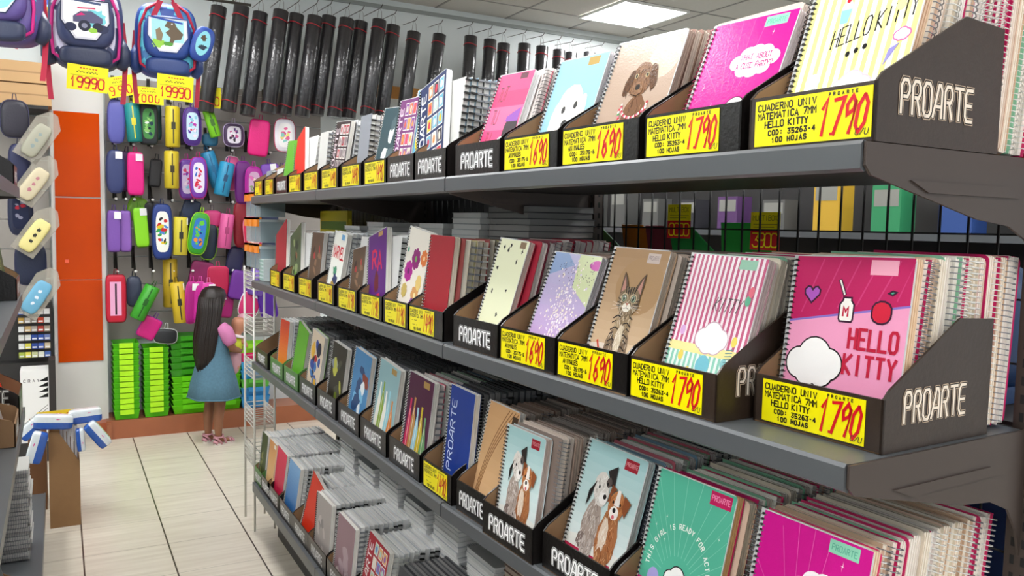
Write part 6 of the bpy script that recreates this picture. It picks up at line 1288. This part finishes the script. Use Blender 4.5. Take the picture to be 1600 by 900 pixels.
# local frame: +x = the way she faces (right in the picture), z up, feet on the floor
gM = T(.945, 6.10, 0) @ RZ(math.radians(28)) @ Matrix.Scale(1.0, 4)
girl = empty('person', M=gM); tag(girl, 'small child in a denim pinafore and pink top, seen from behind, holding a doll', 'person')
V = []; E_ = []; R_ = []
def jv(p, r, par=None):
    V.append(p); R_.append(r)
    if par is not None: E_.append((par, len(V)-1))
    return len(V)-1
pel = jv((0, 0, .56), (.085, .095)); wa = jv((0, 0, .66), (.075, .085), pel); ch = jv((-.005, 0, .78), (.075, .09), wa); nk0 = jv((-.01, 0, .865), .045, ch); nk = jv((-.005, 0, .905), .033, nk0)
hd0 = jv((.0, 0, .945), .052, nk); hd1 = jv((.01, 0, 1.0), .075, hd0); hd2 = jv((.008, 0, 1.05), .074, hd1); hd3 = jv((.0, 0, 1.10), .045, hd2)
for s in (-1, 1):
    hp = jv((0, s*.05, .50), .062, pel); kn = jv((.01, s*.055, .29), .040, hp); ca = jv((-.008, s*.056, .20), .038, kn); an = jv((-.01, s*.058, .065), .024, ca); he = jv((.0, s*.058, .035), .024, an); bl = jv((.07, s*.062, .022), (.016, .026), he); to = jv((.105, s*.064, .018), (.011, .022), bl)
    sh = jv((-.005, s*.095, .835), .038, ch)
    if s > 0: el = jv((.06, .135, .70), .028, sh); wr = jv((.17, .06, .72), .019, el); hn = jv((.205, .035, .735), (.012, .022), wr)
    else: el = jv((.05, -.145, .69), .028, sh); wr = jv((.165, -.07, .655), .019, el); hn = jv((.20, -.035, .66), (.012, .022), wr)
    for k in range(4):
        f1 = jv((hn and V[hn][0]+.016, V[hn][1]-s*.006*(k-1), V[hn][2]+.011*(1.5-k)), .0065, hn); f2 = jv((V[f1][0]+.012, V[f1][1]-s*.016, V[f1][2]), .0055, f1)
    th = jv((V[hn][0]-.002, V[hn][1]-s*.006, V[hn][2]+.026), .0065, hn); jv((V[th][0]+.012, V[th][1]-s*.01, V[th][2]+.008), .0055, th)
skin_body('body', V, E_, R_, SKIN, girl)
# face: eyes, nose, mouth, ears
m = MB()
for s in (-1, 1): m.ellipsoid((.078, s*.028, 1.035), (.008, .012, .008), '#f0ece6', nu=10, nv=6); m.ellipsoid((.084, s*.028, 1.035), (.004, .006, .006), '#1a100c', nu=8, nv=6)
m.build('eyes', PRINT, girl)
m = MB(); m.ellipsoid((.088, 0, 1.012), (.012, .010, .012), nu=10, nv=6)
for s in (-1, 1): m.ellipsoid((.01, s*.076, 1.02), (.014, .008, .02), nu=10, nv=6)
m.build('nose_and_ears', SKIN, girl, False)
m = MB(); m.ellipsoid((.082, 0, .985), (.006, .018, .005), '#8a3a34', nu=10, nv=6); m.build('mouth', PRINT, girl)
# pinafore dress
def ring(cx, cy, z, rx, ry, n=28, wv=0, k=0): return [(cx+rx*(1+wv*math.sin(k+6*2*PI*i/n))*math.cos(2*PI*i/n), cy+ry*(1+wv*math.sin(k+6*2*PI*i/n))*math.sin(2*PI*i/n), z) for i in range(n)]
m = MB(); rs = [ring(.0, 0, .335, .158, .178, wv=.05), ring(0, 0, .345, .166, .188, wv=.05), ring(0, 0, .45, .145, .168, wv=.035), ring(0, 0, .56, .118, .138, wv=.015), ring(0, 0, .66, .097, .112), ring(0, 0, .76, .092, .112), ring(-.003, 0, .83, .078, .105), ring(-.005, 0, .855, .06, .085)]
m.loft(rs, caps=False); dress = m.build('denim_dress', DENIM, girl, False)
sd = dress.modifiers.new('Solidify', 'SOLIDIFY'); sd.thickness = .004
m = MB(); m.tube(ring(0, 0, .342, .167, .189, wv=.05), .005, 5, closed=True); m.build('hem', DENIM, dress, False)
m = MB(); m.loft([ring(-.006, 0, .80, .083, .108), ring(-.006, 0, .85, .07, .10), ring(-.006, 0, .88, .045, .055)], caps=False); m.build('dark_collar', mat('dark_denim', '#2f3f4c', .8), girl, False)
m = MB()
for s in (-1, 1):
    e = Vector((.045, s*.14, .725)); b = Vector((-.005, s*.085, .845)); m.tube([b, b.lerp(e, .35)+Vector((0, s*.012, .012)), b.lerp(e, .75)+Vector((0, s*.006, 0)), e], [.045, .052, .049, .038], 14)
m.build('pink_sleeves', PINKK, girl, False)
# hair: crown, long fall to the waist
def hring(z, rx, ry, cx=-.005, back=0, n=30, front=1.0):
    o = []
    for i in range(n):
        a = 2*PI*i/n; c, s_ = math.cos(a), math.sin(a); w_ = 1+.025*math.sin(9*a+z*7)
        o.append((cx+(rx*w_*c if c < .2 else rx*.2*w_+(c-.2)*rx*front), ry*w_*s_, z))
    return o
m = MB(); m.loft([hring(1.128, .02, .02, -.005), hring(1.122, .05, .048, -.004), hring(1.10, .078, .074, -.002), hring(1.06, .094, .090), hring(1.01, .094, .093, -.008, front=.55), hring(.96, .088, .094, -.016, front=.25), hring(.88, .082, .098, -.030, front=.0), hring(.78, .086, .098, -.045, front=-.1), hring(.68, .078, .086, -.058, front=-.2), hring(.60, .062, .068, -.066, front=-.2), hring(.54, .035, .042, -.072, front=-.2), hring(.50, .012, .02, -.078)])
hr = m.build('hair', HAIR, girl, False)
m = MB(); random.seed(3)
for k in range(46):
    a = PI/2+PI*(k+.5)/46+random.uniform(-.04, .04); c, s_ = math.cos(a), math.sin(a)
    m.tube([(-.004+.094*c, .092*s_, 1.055), (-.012+.095*c, .095*s_, .96), (-.03+.087*c, .100*s_, .87), (-.05+.088*c, .099*s_, .75), (-.064+.075*c, .083*s_, .64), (-.072+.05*c, .055*s_, .52+.03*random.random())], [.004, .007, .0075, .0075, .006, .002], 5)
m.build('hair_strands', HAIR, girl, False)
m = MB(); m.ellipsoid((-.075, .0, 1.085), (.010, .014, .007), '#c8c8c8', nu=8, nv=6); m.ellipsoid((-.01, -.045, 1.105), (.008, .01, .006), '#d8d0c8', nu=8, nv=6); m.build('hair_clip', PRINT, girl)
# sandals
SAN = mat('pink_sandal', '#c08a94', .5); SOL = mat('pale_sole', '#d8cfc8', .6)
for s in (-1, 1):
    cy = s*.062
    m = MB(); out = [(-.038, cy-.022), (-.045, cy), (-.038, cy+.022), (.03, cy+.028), (.085, cy+.032), (.118, cy+.015), (.122, cy-.008), (.10, cy-.028), (.03, cy-.028)]
    if s < 0: out = [(x, 2*cy-y) for x, y in out][::-1]
    m.prism(out, 0, .014, 'z'); so = m.build('sandal', SOL, girl, False)
    m = MB()
    for x, h_ in ((.03, .052), (.075, .040), (.10, .032)): m.tube([(x, cy-.029, .010), (x-.004, cy-.022, h_*.75), (x-.006, cy, h_), (x-.004, cy+.022, h_*.75), (x, cy+.029, .010)], .008, 6)
    m.tube([(.0, cy-.026, .010), (-.036, cy-.02, .05), (-.045, cy, .058), (-.036, cy+.02, .05), (.0, cy+.026, .010)], .008, 6)
    m.tube([(.0, cy-.03, .058), (.02, cy-.01, .07), (.02, cy+.01, .07), (.0, cy+.03, .058), (-.03, cy+.025, .06), (-.04, cy, .06), (-.03, cy-.025, .06)], .006, 6, closed=True)
    m.tube([(-.03, cy-.02, .014), (-.045, cy, .03), (-.03, cy+.02, .014)], .012, 6)
    m.build('sandal_straps', SAN, so, False)
# doll
dM = gM @ T(.16, -.03, .70) @ RY(math.radians(14))
doll = empty('baby_doll', M=dM); tag(doll, 'bald baby doll with white collar and lime top in the child\'s arms', 'doll')
DS = mat('doll_skin', '#c4886a', .45)
V = [(0, 0, -.05), (0, 0, .03), (0, 0, .075), (.0, 0, .11), (-.002, 0, .165), (-.005, 0, .20), (.04, .045, .03), (.07, .05, -.01), (.03, -.05, .03), (.06, -.06, -.01), (.02, .03, -.12), (.03, .035, -.18), (.02, -.03, -.12), (.03, -.035, -.18)]
E2 = [(0, 1), (1, 2), (2, 3), (3, 4), (4, 5), (1, 6), (6, 7), (1, 8), (8, 9), (0, 10), (10, 11), (0, 12), (12, 13)]
skin_body('body', V, E2, [.04, .04, .02, .05, .062, .04, .018, .015, .018, .015, .022, .018, .022, .018], DS, doll)
m = MB(); m.loft([ring(0, 0, .07, .03, .03, 18, .1), ring(0, 0, .062, .06, .062, 18, .12), ring(0, 0, .048, .064, .066, 18, .12), ring(0, 0, .045, .03, .03, 18)], caps=False); m.build('white_collar', mat('white_cloth', '#e8dce0', .8), doll, False)
m = MB(); m.loft([ring(0, 0, .045, .05, .05, 18), ring(0, 0, -.01, .052, .054, 18), ring(0, 0, -.06, .052, .054, 18)]); m.build('lime_top', mat('lime_cloth', '#c8d03a', .8), doll, False)
m = MB(); m.loft([ring(0, 0, -.06, .054, .056, 18), ring(.01, 0, -.13, .055, .06, 18, .05), ring(.02, 0, -.19, .04, .045, 18, .05), ring(.025, 0, -.22, .02, .02, 18)]); m.build('pink_trousers', mat('pink_cloth', '#c89aa4', .8), doll, False)
m = MB(); m.loft([ring(.045, .03, .23, .01, .02, 16), ring(.05, .035, .21, .035, .04, 16), ring(.06, .04, .16, .035, .05, 16), ring(.05, .04, .09, .02, .03, 16)]); m.build('dotted_scarf', mat('pink_white_cloth', '#d8a0b0', .8), doll, False)
m = MB()
for s in (-1, 1): m.ellipsoid((.055, s*.022, .165), (.006, .008, .007), '#26303a', nu=8, nv=6)
m.ellipsoid((.062, 0, .15), (.006, .006, .006), '#c4886a', nu=8, nv=6); m.ellipsoid((.056, 0, .128), (.005, .012, .004), '#a84a4a', nu=8, nv=6)
m.build('face_features', PRINT, doll)
flush_pool(235)
